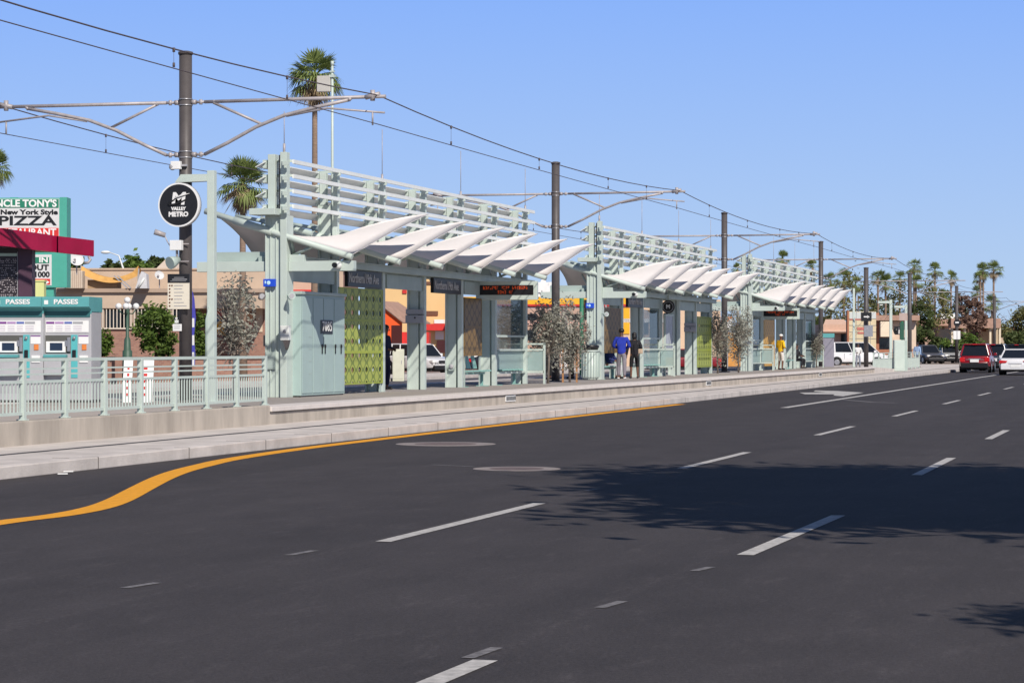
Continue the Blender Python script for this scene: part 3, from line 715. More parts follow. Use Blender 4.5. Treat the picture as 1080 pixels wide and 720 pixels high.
# ------------------------------------------------------------------ things on and round the first pole
P1 = Vector((-UP, PV[0], PL)); Z1 = 49.5
def zl(py, z=Z1): return hh(py, z)-PL
# pale green lamp column with arm carrying the metro disc
mz = 49.25; p = at(223.5, mz); e = empty('sign_post', (p.x, p.y, PL), 0, 'slim pale green post with short arm, right of the nearest catenary pole', 'post')
b = MB(); b.box(-.075, .075, -.075, .075, 0, hh(180, mz)-PL); b.box(-.15,.15,-.15,.15,0,.03); b.build('shaft', SAGE, e, bevel=.006)
b = MB(); za = hh(187.5, mz)-PL
b.add([(-.075,-.09,za+.07),(-.075,.09,za+.07),(-.075,.09,za-.07),(-.075,-.09,za-.07),(-.62,-.12,za+.07),(-.62,.12,za+.07),(-.75,.12,za-.09),(-.75,-.12,za-.09)],[(0,1,2,3),(4,5,6,7),(0,4,7,3),(1,5,6,2),(0,1,5,4),(3,2,6,7)]); b.build('arm', SAGE, e)
b = MB(); b.tube([(-.09,-.08,.35),(-.09,-.08,1.65),(-.02,-.08,1.9)], .02, 6); b.build('conduit', SAGE2, e)
sx = at(192, mz); e = empty('metro_sign', (sx.x, sx.y-.12, hh(216.5, mz)), 0, 'round black Valley Metro sign with white rim hung beside the nearest dark pole', 'sign')
r = 23.2*mz/F/1.0
b = MB(); b.disc((0,-.05,0), r, .12, 'y', 48); b.build('disc', mat('sign_edge', (.55,.55,.56), .4), e)
b = MB(); b.disc((0,-.056,0), r, .005, 'y', 48); b.build('rim', WHITE, e)
b = MB(); b.disc((0,-.062,0), r*.925, .005, 'y', 48); f = b.build('face', BLACK, e)
metro_logo(f, r*.93, -.066)
# floodlights on the pole
e = empty('floodlight_cluster', (P1.x, P1.y-.16, hh(278, Z1)), 0, 'white junction box with two small floodlights strapped to the nearest dark pole', 'floodlight')
b = MB(); b.box(-.22, .02, -.14, .0, .26, .46); b.build('junction_box', WHITE, e, bevel=.008)
b = MB(); b.tube([(-.2,-.05,.28),(-.30,-.08,.45),(-.34,-.1,.56)], .012, 6); b.build('stem', GALV, e); b = MB(); b.tube([(-.33,-.1,.56),(-.52,-.2,.63)], [.05,.06], 10); b.build('upper_lamp', GALV, e)
b = MB(); b.tube([(-.08,0,.08),(-.16,-.14,.02),(-.19,-.2,.0)], [.06,.12,.13], 16); b.build('lower_lamp', SAGE2, e)
b = MB(); b.tube([(-.1,-.05,.26),(-.1,-.03,.08)], .025, 6); b.box(-.14,.14,-.02,.0,.38,.40); b.box(-.14,.14,-.02,.0,.03,.05); b.build('bracket', GALV, e)
e = empty('pole_box', (P1.x, P1.y-.16, hh(175, Z1)), 0, 'small white box high on the nearest dark pole just above the round sign', 'box')
b = MB(); b.box(-.22, -.02, -.1, .02, -.08, .08); b.build('housing', WHITE, e, bevel=.01); b = MB(); b.ball((-.2,-.04,-.03),.07); b.box(-.02,.1,-.03,.02,-.02,.02); b.build('dome', GREYP, e)
# fare/info board
e = empty('information_board', (P1.x-.05, P1.y-.20, zl(326)+PL), 0, 'cream timetable board with black header strapped to the nearest dark pole', 'sign')
b = MB(); b.box(-.24, .22, -.03, .0, .0, .52); b.build('board', mat('cream_board', (.74,.68,.56), .6), e)
b = MB(); b.box(-.24, .22, -.035, .0, .523, .70); b.build('header', BLACK, e)
random.seed(4); b = MB(); c = MB()
for i in range(7):
    z = .47-i*.068; b.box(-.10, -.10+random.uniform(.16,.28), -.034, -.031, z-.006, z+.006); c.disc((-.195,-.036,z), .018, .005, 'y', 10)
    if i in (0, 4): c.disc((-.145,-.036,z), .018, .005, 'y', 10)
b.build('text_lines', GREYP, e); c.build('route_dots', BROWN, e)
b = MB(); b.box(-.14,.18,-.038,-.036,.585,.60); b.box(-.10,.12,-.038,-.036,.625,.635); b.box(-.18,.16,-.038,-.036,.555,.562); b.build('header_text', GREYP, e)
e = empty('paper_notice', (P1.x-.10, P1.y-.16, zl(349)+PL), 0, 'small white paper notice taped to the nearest dark pole under the cream board', 'notice')
b = MB(); b.box(-.10, .09, -.02, -.01, 0, .14); b.build('sheet', WHITE, e); b = MB(); b.box(-.06,.02,-.02,-.01,.16,.22); b.box(-.05,.0,-.02,-.01,.24,.27); b.build('sticker', LOUV, e)
b = MB(); b.box(-.07,.06,-.023,-.021,.09,.10); b.box(-.07,.05,-.023,-.021,.05,.06); b.build('text_lines', GREYP, e)
e = empty('banner', (P1.x+.16, P1.y-.03, PL+.72), 0, 'narrow blue and white banner hanging on the right side of the nearest dark pole', 'banner')
b = MB(); b.prism([(-.01,0),(.05,0),(.06,.25),(.03,.6),(.07,.95),(.04,1.35),(.0,1.5)], 'y', -.01, .01); b.build('cloth', mat('banner_blue', (.07,.07,.42), .6), e)
b = MB(); b.box(.0,.045,-.014,-.011,.02,.28); b.box(.0,.045,-.014,-.011,.42,.62); b.box(.0,.045,-.014,-.011,.78,.96); b.build('white_panel', WHITE, e)

# ------------------------------------------------------------------ railings
def railing(u, v0, v1, n, base, label, H=.90, group='pale green platform railings', pick=.115, dense=True):
    e = empty('railing', (-u, v0, base), 0, label, 'railing', group)
    L = v1-v0; st = L/n
    for i in range(n+1):
        b = MB(); y = i*st; b.box(-.04, .04, y-.045, y+.045, 0, H-.02); b.box(-.07,.07,y-.07,y+.07,0,.02); b.build('post', SAGE, e, bevel=.004)
    b = MB(); b.box(-.035,.035,-.06,L+.06,H-.04,H+.01); b.build('top_rail', SAGE, e, bevel=.004)
    for z, t in ((H-.15,.012),(H-.23,.012),(H-.34,.02),(.10,.022)):
        b = MB(); b.box(-.02,.02,.045,L-.045,z-t,z+t); b.build('rail', SAGE, e)
    b = MB(); k = int(L/pick)
    for i in range(1, k): b.box(-.009,.009,i*L/k-.009,i*L/k+.009,.12,H-.36)
    b.build('pickets', SAGE, e)
    return e
fx = [24,67,107,142,175,207,237,278]
v_a, v_b = vu(24, 16.25), vu(279, 16.25)
st = (v_b-v_a)/7
railing(16.25, v_a-st*2, v_b, 9, PL+.03, 'pale green railing with thin vertical pickets on the low wall at the left foreground')
railing(22.2, v_a-st*2, v_b+1, 7, PL+.03, 'pale green railing on the far edge of the ramp behind the ticket machines')
railing(PE+.15, PEND+.8, PEND+26, 10, .18, 'pale green railing beyond the farthest canopy on the track side', H=1.05)
railing(PW-.3, PEND-2, PEND+26, 10, .2, 'pale green railing beyond the farthest canopy on the far side', H=1.05)
# ------------------------------------------------------------------ ticket machines and kiosk
def camobj(name, px, z, h, label, cat, group=None):
    p = at(px, z, h); return empty(name, p, TH, label, cat, group)
def ticket_machine(px, label, z=48.8):
    e = empty('ticket_machine', at(px, z, PL), R(9), label, 'ticket machine', 'ticket vending machines')
    W = .475; T = hh(313, z)-PL
    s = T/2.10
    b = MB(); b.box(-W, W, 0, .75, 0.05, T-.30); b.build('cabinet', STEEL if 0 else mat('machine_grey', (.42,.42,.44), .45, var=.08), e, bevel=.01)
    b = MB(); b.prism([(0.0, T-.34), (-.02, T-.26), (-.20, T-.20), (-.20, T-.02), (-.16, T), (.78, T), (.78, T-.297), (0.0, T-.297)], 'x', -W-.01, W+.01); b.build('hood', TEAL, e, bevel=.006)
    b = MB(); b.box(-W+.02, W-.02, -.015, 0, T-.40, T-.27); b.build('hood_shadow', TEALD, e)  # dark teal strip paints the hood's shade onto the machine front
    text('PASSES', .13, WHITE, e, (.02, -.206, T-.105), RFACE, sx=1.25, offset=.004)
    b = MB(); b.box(-.42,-.34,-.205,-.201,T-.15,T-.07); b.build('emblem', WHITE, e)
    b = MB(); b.box(-W+.03, W-.05, -.012, 0, T-.70, T-.47); b.build('notice_panel', WHITE, e)
    x = -W+.04
    for i, (w, mm) in enumerate(((.18, mat('violet_print', (.20,.06,.26), .5)), (.19, mat('violet_print_light', (.40,.25,.46), .5)), (.17, mat('blue_print', (.12,.16,.42), .5)), (.22, GREYP))):
        b = MB(); b.box(x, x+w-.015, -.015, -.013, T-.535, T-.49); b.build('notice_heading', mm, e)
        b = MB()
        for k in range(4): b.box(x+.01, x+w-.04, -.0145, -.013, T-.58-k*.03, T-.572-k*.03)
        b.build('notice_text', mat('pale_print', (.5,.42,.52), .6), e); x += w
    b = MB(); b.box(-W+.02, .06, -.006, 0, T-1.12, T-.76); b.build('screen_recess', mat('recess_dark', (.10,.10,.09), .5), e)
    b = MB(); b.box(-W+.04, -.04, -.03, -.006, T-1.10, T-.88); b.build('screen_bezel', WHITE, e, bevel=.004)
    b = MB(); b.box(-W+.12, -.10, -.034, -.031, T-1.06, T-.91); b.build('screen', mat('screen_dark', (.02,.035,.07), .15), e)
    b = MB(); b.box(-W+.02, 0.0, -.16, 0, T-1.20, T-1.14); b.build('shelf', TEAL, e, bevel=.01)
    b = MB(); b.box(-W+.02, .0, -.12, 0, T-1.55, T-1.205); b.build('lower_tray', mat('machine_grey', (.4,.4,.4)), e, bevel=.01)
    b = MB(); b.box(-.0, .06, -.05, -.006, T-1.08, T-.80); b.box(-.06,.0,-.03,-.006,T-.98,T-.86); b.build('coin_slot', STEEL, e, bevel=.004)
    b = MB(); b.box(.07, .20, -.01, 0, T-1.60, T-.75); b.build('teal_strip', mat('teal_strip', (.10,.44,.46), .4), e)
    b = MB(); b.box(.10, .17, -.04, -.011, T-1.22, T-1.05); b.build('card_reader', BLACK, e, bevel=.004)
    b = MB(); b.tube([(.135,-.05,T-.83),(.135,-.011,T-.80)], .03, 8); b.build('button', STEEL, e)
    b = MB(); b.box(.22, .42, -.01, 0, T-.93, T-.77); b.build('instruction_sheet', WHITE, e); b = MB(); b.box(.22,.42,-.012,-.0105,T-.785,T-.765); b.build('sheet_heading', mat('violet_print', (.2,.06,.26)), e)
    b = MB(); b.box(.29, .38, -.015, 0, T-1.05, T-.94); b.build('orange_label', mat('orange_label', (.72,.22,.05), .5), e)
    b = MB(); b.box(.24, .41, -.02, 0, T-1.30, T-1.16); b.build('ticket_slot', WHITE, e); b = MB(); b.box(.27,.37,-.024,-.021,T-1.25,T-1.22); b.build('slot', BLACK, e)
    b = MB(); b.box(-W-.02, W+.02, .02, .74, 0, .05); b.build('plinth', POLEG, e)
    for y0, y1 in ((T-2.0, T-1.6),): 
        b = MB(); b.box(-W+.05, W-.05, -.004, 0, y0+.1, y1-.05); b.build('service_door', GREYP, e)
ticket_machine(21, 'grey ticket machine with teal hood reading PASSES, left one of the pair')
ticket_machine(71.5, 'grey ticket machine with teal hood reading PASSES, right one of the pair')
# maroon kiosk with curved fascia
kz = 54.0
def KZ(py): return hh(py, kz)-PL
e = empty('kiosk', at(30, kz, PL), TH, 'plaza kiosk with curved maroon fascia and purple post behind the ticket machines', 'kiosk')
def lx(px): return (px-30)/F*kz
out = []; inn = []
prof = [(-60,238,259,-1.2),(-30,239.5,259.5,-1.35),(0,242,260.5,-1.25),(20,244,262,-1.0),(45,247,265,-.55),(63,249.5,266.5,-.15),(64,249.6,266.8,-.3),(95,252.5,269.5,.5)]
g = MB(); vs = []
for px, a, b_, y in prof:
    vs += [(lx(px), y, KZ(a)), (lx(px), y, KZ(b_)), (lx(px)-.05, y+.12, KZ(b_)), (lx(px)-.05, y+.12, KZ(a))]
n = len(prof)
g.add(vs, [(i*4+j, i*4+(j+1)%4, (i+1)*4+(j+1)%4, (i+1)*4+j) for i in range(n-1) for j in range(4)]+[(0,1,2,3),tuple(4*(n-1)+j for j in range(4))])
g.build('fascia', MAROON, e)
g = MB(); top = KZ(262)
g.add([(lx(p[0])-.06, p[3]+.12, top) for p in prof]+[(lx(60), 2.2, top), (lx(-60), 2.2, top)], [tuple(range(n+2))]); g.add([(lx(p[0])-.06, p[3]+.12, top+.1) for p in prof]+[(lx(60), 2.2, top+.1), (lx(-60), 2.2, top+.1)], [tuple(range(n+2))]); g.build('roof', PURP, e)
g = MB(); g.box(lx(21.5), lx(36), -.25, .15, 0, KZ(262)); g.build('post', PURP, e, bevel=.01)
g = MB(); g.tube([(lx(91),.3,KZ(270)),(lx(93),.28,KZ(273.5)),(lx(91),.25,KZ(276.5)),(lx(87),.25,KZ(277))], .03, 8); g.build('hook', GALV, e)
g = MB(); g.box(lx(-40), lx(21.5)-.004, -.2, .1, 0, KZ(262)); g.build('panel', mat('kiosk_panel_dark', (.028,.022,.026), .4), e)
g = MB(); g.box(lx(-6), lx(20), -.212, -.203, KZ(270.5), KZ(267.5)); g.build('panel_heading', mat('pale_green_print', (.45,.60,.52), .5), e)
random.seed(11); g = MB()
py = 273.5
while py < 345:
    x = -5+random.random()*2
    while x < 19.5:
        w = random.uniform(.5, 1.8)
        if random.random() < .62: g.box(lx(x), lx(min(x+w, 20)), -.208, -.203, KZ(py+.8), KZ(py))
        x += w+random.uniform(.5, 1.3)
    py += random.choice((1.7, 2.1, 2.9))
g.build('printed_lines', mat('pale_print2', (.42,.38,.40), .6), e)
g = MB(); g.box(lx(-8),lx(-7),-.215,-.203,0,KZ(266)); g.box(lx(20.3),lx(20.9),-.215,-.203,0,KZ(266)); g.build('trim', GREYP, e)
e = camobj('roadside_board', 41.5, 60, PL, 'pale yellow green panel behind the purple kiosk post', 'panel'); hz = hh(297, 60)-PL
b = MB(); b.box(-.11*1.0, .11, 0, .3, 0, hz); b.build('panel', LIME, e, bevel=.01); b = MB(); b.box(-.13,.13,-.02,.32,hz,hz+.04); b.build('cap', LIME, e)

# A-frame barricade
bz = 49.4; e = camobj('barricade', 147, bz, PL-.02, 'white folding A-frame barricade with red marks behind the left railing', 'barricade')
b = MB()
for s in (-1, 1):
    for x in (-.22, .22): b.beam((x, s*.28, 0), (x, 0, .80), .05, .03)
b.build('legs', WHITE, e)
for s, x0 in ((-1, 0),):
    b = MB(); b.prism([(-.32,.02),(-.29,.02),(-.01,.86),(-.04,.86)],'x',-.30,-.12); b.prism([(-.32,.02),(-.29,.02),(-.01,.86),(-.04,.86)],'x',.0,.30); b.build('panel', WHITE, e)
b = MB()
for i in range(5): b.cbox((.14, -.275+.045*i, .18+.13*i), (.08,.03,.05)); b.cbox((-.20, -.275+.045*i, .18+.13*i), (.04,.03,.05))
b.build('red_marks', REDP, e)

# ------------------------------------------------------------------ vegetation
def leaves(g, c, rx, ry, rz, n, s, clump=None, seed=0, hole=.0):
    rnd = random.Random(seed); c = Vector(c)
    cl = []
    k = clump or max(6, n//70)
    for i in range(k):
        while True:
            p = Vector((rnd.uniform(-1,1), rnd.uniform(-1,1), rnd.uniform(-1,1)))
            if .25 < p.length < 1: break
        cl.append((p, rnd.uniform(.16, .36)))
    for i in range(n):
        p, r = rnd.choice(cl)
        q = p + Vector((rnd.gauss(0,1), rnd.gauss(0,1), rnd.gauss(0,1)))*r*.55
        w = c + Vector((q.x*rx, q.y*ry, q.z*rz))
        a = Vector((rnd.gauss(0,1), rnd.gauss(0,1), rnd.gauss(0,.7))).normalized(); b = a.cross(Vector((rnd.gauss(0,1), rnd.gauss(0,1), rnd.gauss(0,1)))).normalized()
        ss = s*rnd.uniform(.6, 1.4)
        g.add([w-a*ss, w-b*ss*.45, w+a*ss, w+b*ss*.45], [(0,1,2,3)])
def limbs(g, base, top, r, n, spread, seed=0, sub=3):
    rnd = random.Random(seed); base = Vector(base); top = Vector(top)
    g.tube([base, base.lerp(top, .5)+Vector((rnd.uniform(-.05,.05), rnd.uniform(-.05,.05), 0)), top], [r, r*.8, r*.45], 8)
    H = (top-base).length
    for i in range(n):
        t = rnd.uniform(.35, 1); p = base.lerp(top, t); a = rnd.uniform(0, 2*math.pi); L = spread*rnd.uniform(.5, 1)
        q = p + Vector((math.cos(a)*L*.5, math.sin(a)*L*.5, L*.35)); e_ = p + Vector((math.cos(a)*L, math.sin(a)*L, L*.8*rnd.uniform(.4,1.2)))
        g.tube([p, q, e_], [r*.4*(1.2-t*.6), r*.25, r*.08], 5, cap=False)
        for k in range(sub):
            b = q.lerp(e_, rnd.random()); f = b + Vector((rnd.gauss(0,.3), rnd.gauss(0,.3), rnd.uniform(.1,.5)))*L*.6
            g.tube([b, f], [r*.13, r*.03], 4, cap=False)
def tree(name, p, H, rx, rz, m, n, s, label, group=None, cz=None, twigs=0, trunk=.12, seed=0, cat='tree', bark=None, ry=None, clump=None, trunkfrac=.8):
    e = empty(name, p, 0, label, cat, group)
    cz = cz if cz is not None else H-rz
    g = MB(); limbs(g, (0,0,0), (0,0,cz+rz*.3), trunk, 9, rx*.85, seed); 
    rt_ = random.Random(seed+5)
    for i in range(twigs):
        a = rt_.uniform(0, 6.283); b0 = Vector((0,0,cz*rt_.uniform(.55,1.05))); q_ = Vector((math.cos(a)*rx*rt_.uniform(.5,1.15), math.sin(a)*rx*rt_.uniform(.5,1.15), b0.z+rz*rt_.uniform(-.3,.8)))
        g.tube([b0, b0.lerp(q_,.5)+Vector((0,0,.08)), q_], [.014,.009,.004], 4, cap=False)
    g.build('trunk', bark or BARK, e)
    g = MB(); leaves(g, (0,0,cz), rx, ry or rx, rz, n, s, seed=seed, clump=clump); g.build('crown', m, e)
    return e
def palm(px, pz, py_c, rpx, label, seed=0, trunk_to=None, skirt=1.0, nf=60, group='tall fan palms', lean=0.0, base=0):
    rnd = random.Random(seed); e = camobj('palm_tree', px, pz, base, label, 'palm', group)
    H = hh(py_c, pz)-base; r = rpx*1.15*pz/F
    g = MB(); g.tube([(lean,0,0),(lean*.6,0,H*.4),(lean*.15,0,H*.8),(0,0,H-.1)], [.20*min(1,r/1.3)+.04,.145,.125,.12], 10); g.build('trunk', BARKP, e)
    g = MB(); d = MB()
    def frond(mb, el, az, L, w, droop):
        dirv = Vector((math.cos(az)*math.cos(el), math.sin(az)*math.cos(el), math.sin(el)))
        side = dirv.cross(Vector((0,0,1))); side = side.normalized() if side.length > .1 else Vector((1,0,0)); up = side.cross(dirv)
        stem = L*.45; o = Vector((0,0,H)) ; hub = o + dirv*stem - Vector((0,0,droop*stem*.3))
        mb.beam(o, hub, .035, .02)
        k = 13
        for i in range(k):
            a = (i/(k-1)-.5)*R(165)
            t = hub + (dirv*math.cos(a) + side*math.sin(a)*w)*L*.58*rnd.uniform(.85, 1.08) + up*rnd.uniform(-.03,.05) - Vector((0,0,droop*L*.30*rnd.uniform(.6,1.3)))
            a0 = (a - R(5)); b0 = (a + R(5)); m0 = hub.lerp(t, .5)
            p1 = hub + (dirv*math.cos(a0)+side*math.sin(a0)*w)*L*.33; p2 = hub + (dirv*math.cos(b0)+side*math.sin(b0)*w)*L*.33
            mb.add([hub, p1, t, p2], [(0,1,2,3)])
    for i in range(nf):
        el = R(rnd.uniform(-25, 85)); frond(g, el, rnd.uniform(0, 2*math.pi), r*rnd.uniform(.9, 1.15), rnd.uniform(.7, 1), .15+max(0, .8-el))
    for i in range(int(nf*.7*skirt)):
        el = R(rnd.uniform(-86, -28)); frond(d, el, rnd.uniform(0, 2*math.pi), r*rnd.uniform(.8, 1.25), .5, .2)
    g.build('crown', LF_PALM, e)
    if skirt: d.build('dead_frond_skirt', LF_DRY, e)
    return e
palm(332, 112, 80, 27, 'tallest fan palm, rising behind the mast with the white box', 1, skirt=1.0)
palm(256, 104, 193, 26, 'bushy fan palm with brown dead fronds, just left of the nearest canopy column', 2, skirt=1.6)
palm(-7, 84, 176, 19, 'fan palm cut off by the left edge of the photo above the pizza sign', 3, skirt=.4)
far = [(778,284,6,300),(825,273,8,300),(857,282,8,300),(890,294,9,310),(902,300,8,320),(876,296,8,330),(926,292,8,300),(934,298,9,290),(949,293,7,330),(964,281,8,330),(986,285,8,330),(1003,293,7,340),(1037,286,8,330),(1048,284,9,320),(1034,293,7,345),(1031,308,7,380),(1046,320,9,360),(966,298,8,300),(995,312,7,300)]
fl = ['barely visible over the middle canopy end','left of the fourth dark pole','just above the fourth dark pole','over the tip of the last sail','right of the last sail tip','between the fourth pole and the last sail','beside the fifth dark pole','shaggy and low behind the salmon building','small one over the salmon building','tallest one just right of the sixth dark pole','with a slim trunk above the dark green trees','standing left of the seventh dark pole','left one of the tall cluster above the red car','right one of the tall cluster above the red car','lower one of the tall cluster','small one left of the tall cluster','low one under the tall cluster','half hidden below the tallest one','half hidden behind the dark green trees']
for i, ((px, py, r, z), l) in enumerate(zip(far, fl)):
    palm(px, z, py, r*1.15, 'distant fan palm '+l, 20+i, nf=26, skirt=.6, group='distant fan palms')
# potted-width olive shrubs on the platform
def olive(px, u, top, bottom_open, wpx, label, n=2600, seed=0, stakes=False):
    v = vu(px, u); z = F*u/(CT*(1240-px)); H = hh(top, z)-PL; r = wpx/2*z/F
    e = tree('olive_tree', (-u, v, PL), H, r*1.15, H*.40, LF_OLIVE, int(n*1.35), .046, label, 'grey leaved trees on the platform', cz=H*.58, trunk=.04, bark=GREYBARK, seed=seed, ry=r, clump=34, twigs=110)
    if stakes:
        for s in (-1, 1):
            b = MB(); b.beam((s*r*.42, s*.1, 0), (s*r*.40, s*.1, H*.55), .05); b.build('stake', STAKE, e)
olive(246, 19.4, 283, 0, 40, 'thin grey leaved young tree behind the left railing', 1100, 5, False)
olive(578, 18.4, 308, 0, 38, 'grey leaved bushy tree left of the pole between the first two canopies', 2600, 6)
olive(601, 18.3, 318, 0, 32, 'grey leaved bushy tree right of the pole between the first two canopies', 2000, 7, True)
olive(757, 18.6, 322, 0, 28, 'sparse grey leaved tree left of the pole between the last two canopies', 1700, 8)
olive(779, 18.2, 318, 0, 32, 'large grey leaved tree against the farthest canopy end column', 2600, 9)
olive(861, 18.6, 345, 0, 14, 'small dry grey tree past the farthest canopy', 900, 10)
# shrubs by the strip mall and low trees behind
def bush(px, z, top, bot, wpx, m, label, n=1800, seed=0, s=.10, group='green shrubs by the brick wall'):
    e = camobj('shrub', px, z, 0, label, 'shrub', group); H = hh(top, z); hb = max(.1, hh(bot, z)); r = wpx/2*z/F
    g = MB(); limbs(g, (0,0,0), (0,0,H*.7), .05, 7, r*.7, seed, 2); g.build('stem', BARK, e)
    g = MB(); leaves(g, (0,0,(H+hb)/2), r, r*.8, (H-hb)/2, n, s, seed=seed, clump=40); g.build('foliage', m, e)
bush(165, 106, 326, 376, 46, LF_GREEN, 'large round green shrub beside the globe street lamp', 3600, 31)
bush(107, 106, 347, 376, 24, LF_GREEN, 'small green shrub right of the ticket machines', 1600, 32)
bush(213, 108, 330, 376, 22, LF_GREEN, 'green shrub between the nearest dark pole and the pale green post', 1600, 33)
for i, (px, top, w, z, m, l) in enumerate(((76,270,36,170,LF_GREEN,'leafy tree top behind the satellite dish on the roof'),(118,276,26,190,LF_DK,'low tree top left of the white gable'),(142,272,40,180,LF_GREEN,'wide tree top above the tan roof'),(165,271,18,200,LF_DK,'small tree top beside the white gable'),(238,281,26,185,LF_DK,'tree top just visible over the pale cross arm'))):
    H = hh(top, z); r = w/2*z/F
    tree('background_tree', at(px, z), H, r, min(H*.35, r*.9), m, 1300, .22, l, 'trees behind the tan shops', seed=40+i)
rt = [(905,286,66,300,LF_YEL,'wide yellow green tree behind the salmon building','y'),(946,300,48,310,LF_TREE,'dark tree behind the pale green lamp posts','t'),(870,292,50,330,LF_TREE,'dark tree behind the last sails','d'),(984,297,44,290,LF_YEL,'rounded yellow green tree right of the sixth dark pole','a'),(968,318,30,270,LF_DK,'dark green tree in the middle distance','b'),(1003,305,34,330,LF_TREE,'brown green tree behind the seventh pole','c'),(975,345,34,235,LF_DK,'low spreading dark green tree in front of the pink building','e'),(1012,349,40,240,LF_GREEN,'bright green tree behind the round black sign','f'),(1021,311,26,265,LF_RED,'russet brown tree in front of the tan building','g'),(1030,330,22,262,LF_RED,'smaller russet bush under the russet tree','h'),(1069,322,38,300,LF_YEL,'feathery olive tree at the right edge','i'),(1088,318,40,300,LF_YEL,'feathery olive tree cut by the right edge','j'),(1072,350,30,260,LF_DK,'dark shrub above the white car','k'),(925,312,50,320,LF_DK,'dark tree behind the fifth pole','l'),(990,360,26,250,LF_GREEN,'low green bush left of the seventh pole','m')]
for i, (px, top, w, z, m, l, _) in enumerate(rt):
    H = hh(top, z); r = w/2*z/F
    tree('roadside_tree', at(px, z), H, r, min(H*.42, r*1.1), m, (1100 if m is LF_RED else 1500), .20, l, 'trees beyond the station', seed=60+i)
for i in range(26):       # tree line closing the horizon
    px = 850+i*10.5; z = 480+(i*37)%90; top = 338+((i*53)%17)-6; H = hh(top, z)
    tree('distant_tree', at(px, z), H, 3.2+(i%3)*.6, H*.45, (LF_DK, LF_TREE, LF_YEL)[i%3], 600, .5, 'small hazy tree in the line that closes the end of the road', 'distant tree line', seed=90+i, trunk=.2)
# off-frame street trees that shade the road
tree('street_tree', (3.65, 19.0, 0), 11.2, 3.6, 3.0, LF_GREEN, 20000, .22, 'large street tree on the right pavement that shades the road', cz=7.9, trunk=.22, seed=200, clump=110, ry=4.5)
tree('street_tree', (4.25, 9.2, .0), 6.2, 1.25, .8, LF_GREEN, 1500, .09, 'small street tree on the near right pavement', cz=5.0, trunk=.08, seed=201)
# ------------------------------------------------------------------ buildings across the road
def C(name, px, z, label, cat, h=0, group=None): return camobj(name, px, z, h, label, cat, group)
# strip mall
bz = 128.0; e = C('shop_building', 165, bz, 'long low tan shop building with overhanging fascia behind the left railing', 'building')
X = lambda px, z=bz: (px-165)/F*z
Hh = lambda py, z=bz: hh(py, z)
b = MB(); b.box(X(44), X(360), 0, 14, 0, Hh(284)); b.build('wall', BRICK, e)
b = MB(); b.box(X(50), X(362), -.02, .0, Hh(326), Hh(283.3)); b.box(X(50),X(362),-.1,14.1,Hh(284.6),Hh(282.8)); b.build('parapet', STUC, e)
fz = 4.0
b = MB(); b.prism([(-fz, hh(325,bz-fz)), (-fz, hh(309,bz-fz)), (-fz-.15, hh(304.5,bz-fz)), (0, hh(304.5,bz-fz)), (0, hh(325,bz-fz))], 'x', X(47)+.2, X(285)); b.build('fascia', STUC, e)
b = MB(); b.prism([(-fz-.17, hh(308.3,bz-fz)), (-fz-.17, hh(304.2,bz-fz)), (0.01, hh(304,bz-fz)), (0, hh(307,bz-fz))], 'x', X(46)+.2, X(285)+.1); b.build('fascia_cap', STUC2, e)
b = MB(); b.box(X(97), X(205), -.05, -.01, Hh(346), Hh(325)); b.build('shopfront_glass', DKGLASS, e)
for px in (120, 152, 190, 232, 262):
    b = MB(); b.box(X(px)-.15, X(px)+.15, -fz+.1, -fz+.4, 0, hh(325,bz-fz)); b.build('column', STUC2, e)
# coloured mural patches on the wall right of the post
random.seed(21)
mural = [REDP, mat('mural_pink', (.50,.16,.14), .8), YELP, WHITE, mat('mural_blue', (.12,.22,.42), .8), mat('mural_peach', (.62,.36,.22), .8)]
mu = empty('mural_holder', (0,0,0)); bpy.data.objects.remove(mu)
for i in range(26):
    px = random.uniform(229, 264); py = random.uniform(312, 352); w = random.uniform(.10, .42); h_ = random.uniform(.12, .6)
    g = MB(); n = 7; g.poly([(X(px)+math.cos(k/n*6.283)*w*random.uniform(.6,1), -.03-.003*i, Hh(py)+math.sin(k/n*6.283)*h_*random.uniform(.6,1)) for k in range(n)]); g.build('mural_patch', mural[i%6], e, rec=False)
b = MB(); b.box(X(270), X(277), -.05, -.01, Hh(350), Hh(324)); b.build('door', mat('pale_door', (.62,.50,.38), .7), e)
b = MB(); b.box(X(306),X(352),-1.2,-.02,Hh(311),Hh(306)); b.build('red_awning', REDP, e)
b = MB(); b.box(X(331),X(340),-.3,-.02,Hh(302),Hh(296)); b.build('sign_panel', WHITE, e)
# rooftop things
e = C('roof_canopy', 112, 124, 'sagging golden cloth canopy on the tan shop roof', 'canopy', hh(304, 124)); s = 124/F
XX = lambda px: (px-112)*s; ZZ = lambda py: (304-py)*s
b = MB(); n = 10; vs = []
for i in range(n+1):
    t = i/n; px = 86+60*t; sag = 4*t*(1-t)
    vs += [(XX(px), 0, ZZ(280+3*t+11*sag-3*(t>.95))), (XX(px), 1.6, ZZ(283+4*t+7*sag)), (XX(px), -.3, ZZ(288+3*t+11*sag*(.8)))]
b.add(vs, [(3*i+j, 3*i+j+1, 3*i+4+j, 3*i+3+j) for i in range(n) for j in (0,)]+[(3*i, 3*i+2, 3*i+5, 3*i+3) for i in range(n)]); b.build('cloth', mat('golden_canvas', (.62,.34,.10), .85, var=.2), e, rec=False)
b = MB(); b.box(XX(92), XX(123), .1, 1.5, 0, ZZ(295)); b.build('hanging_side', mat('tan_canvas', (.36,.25,.15), .9), e)
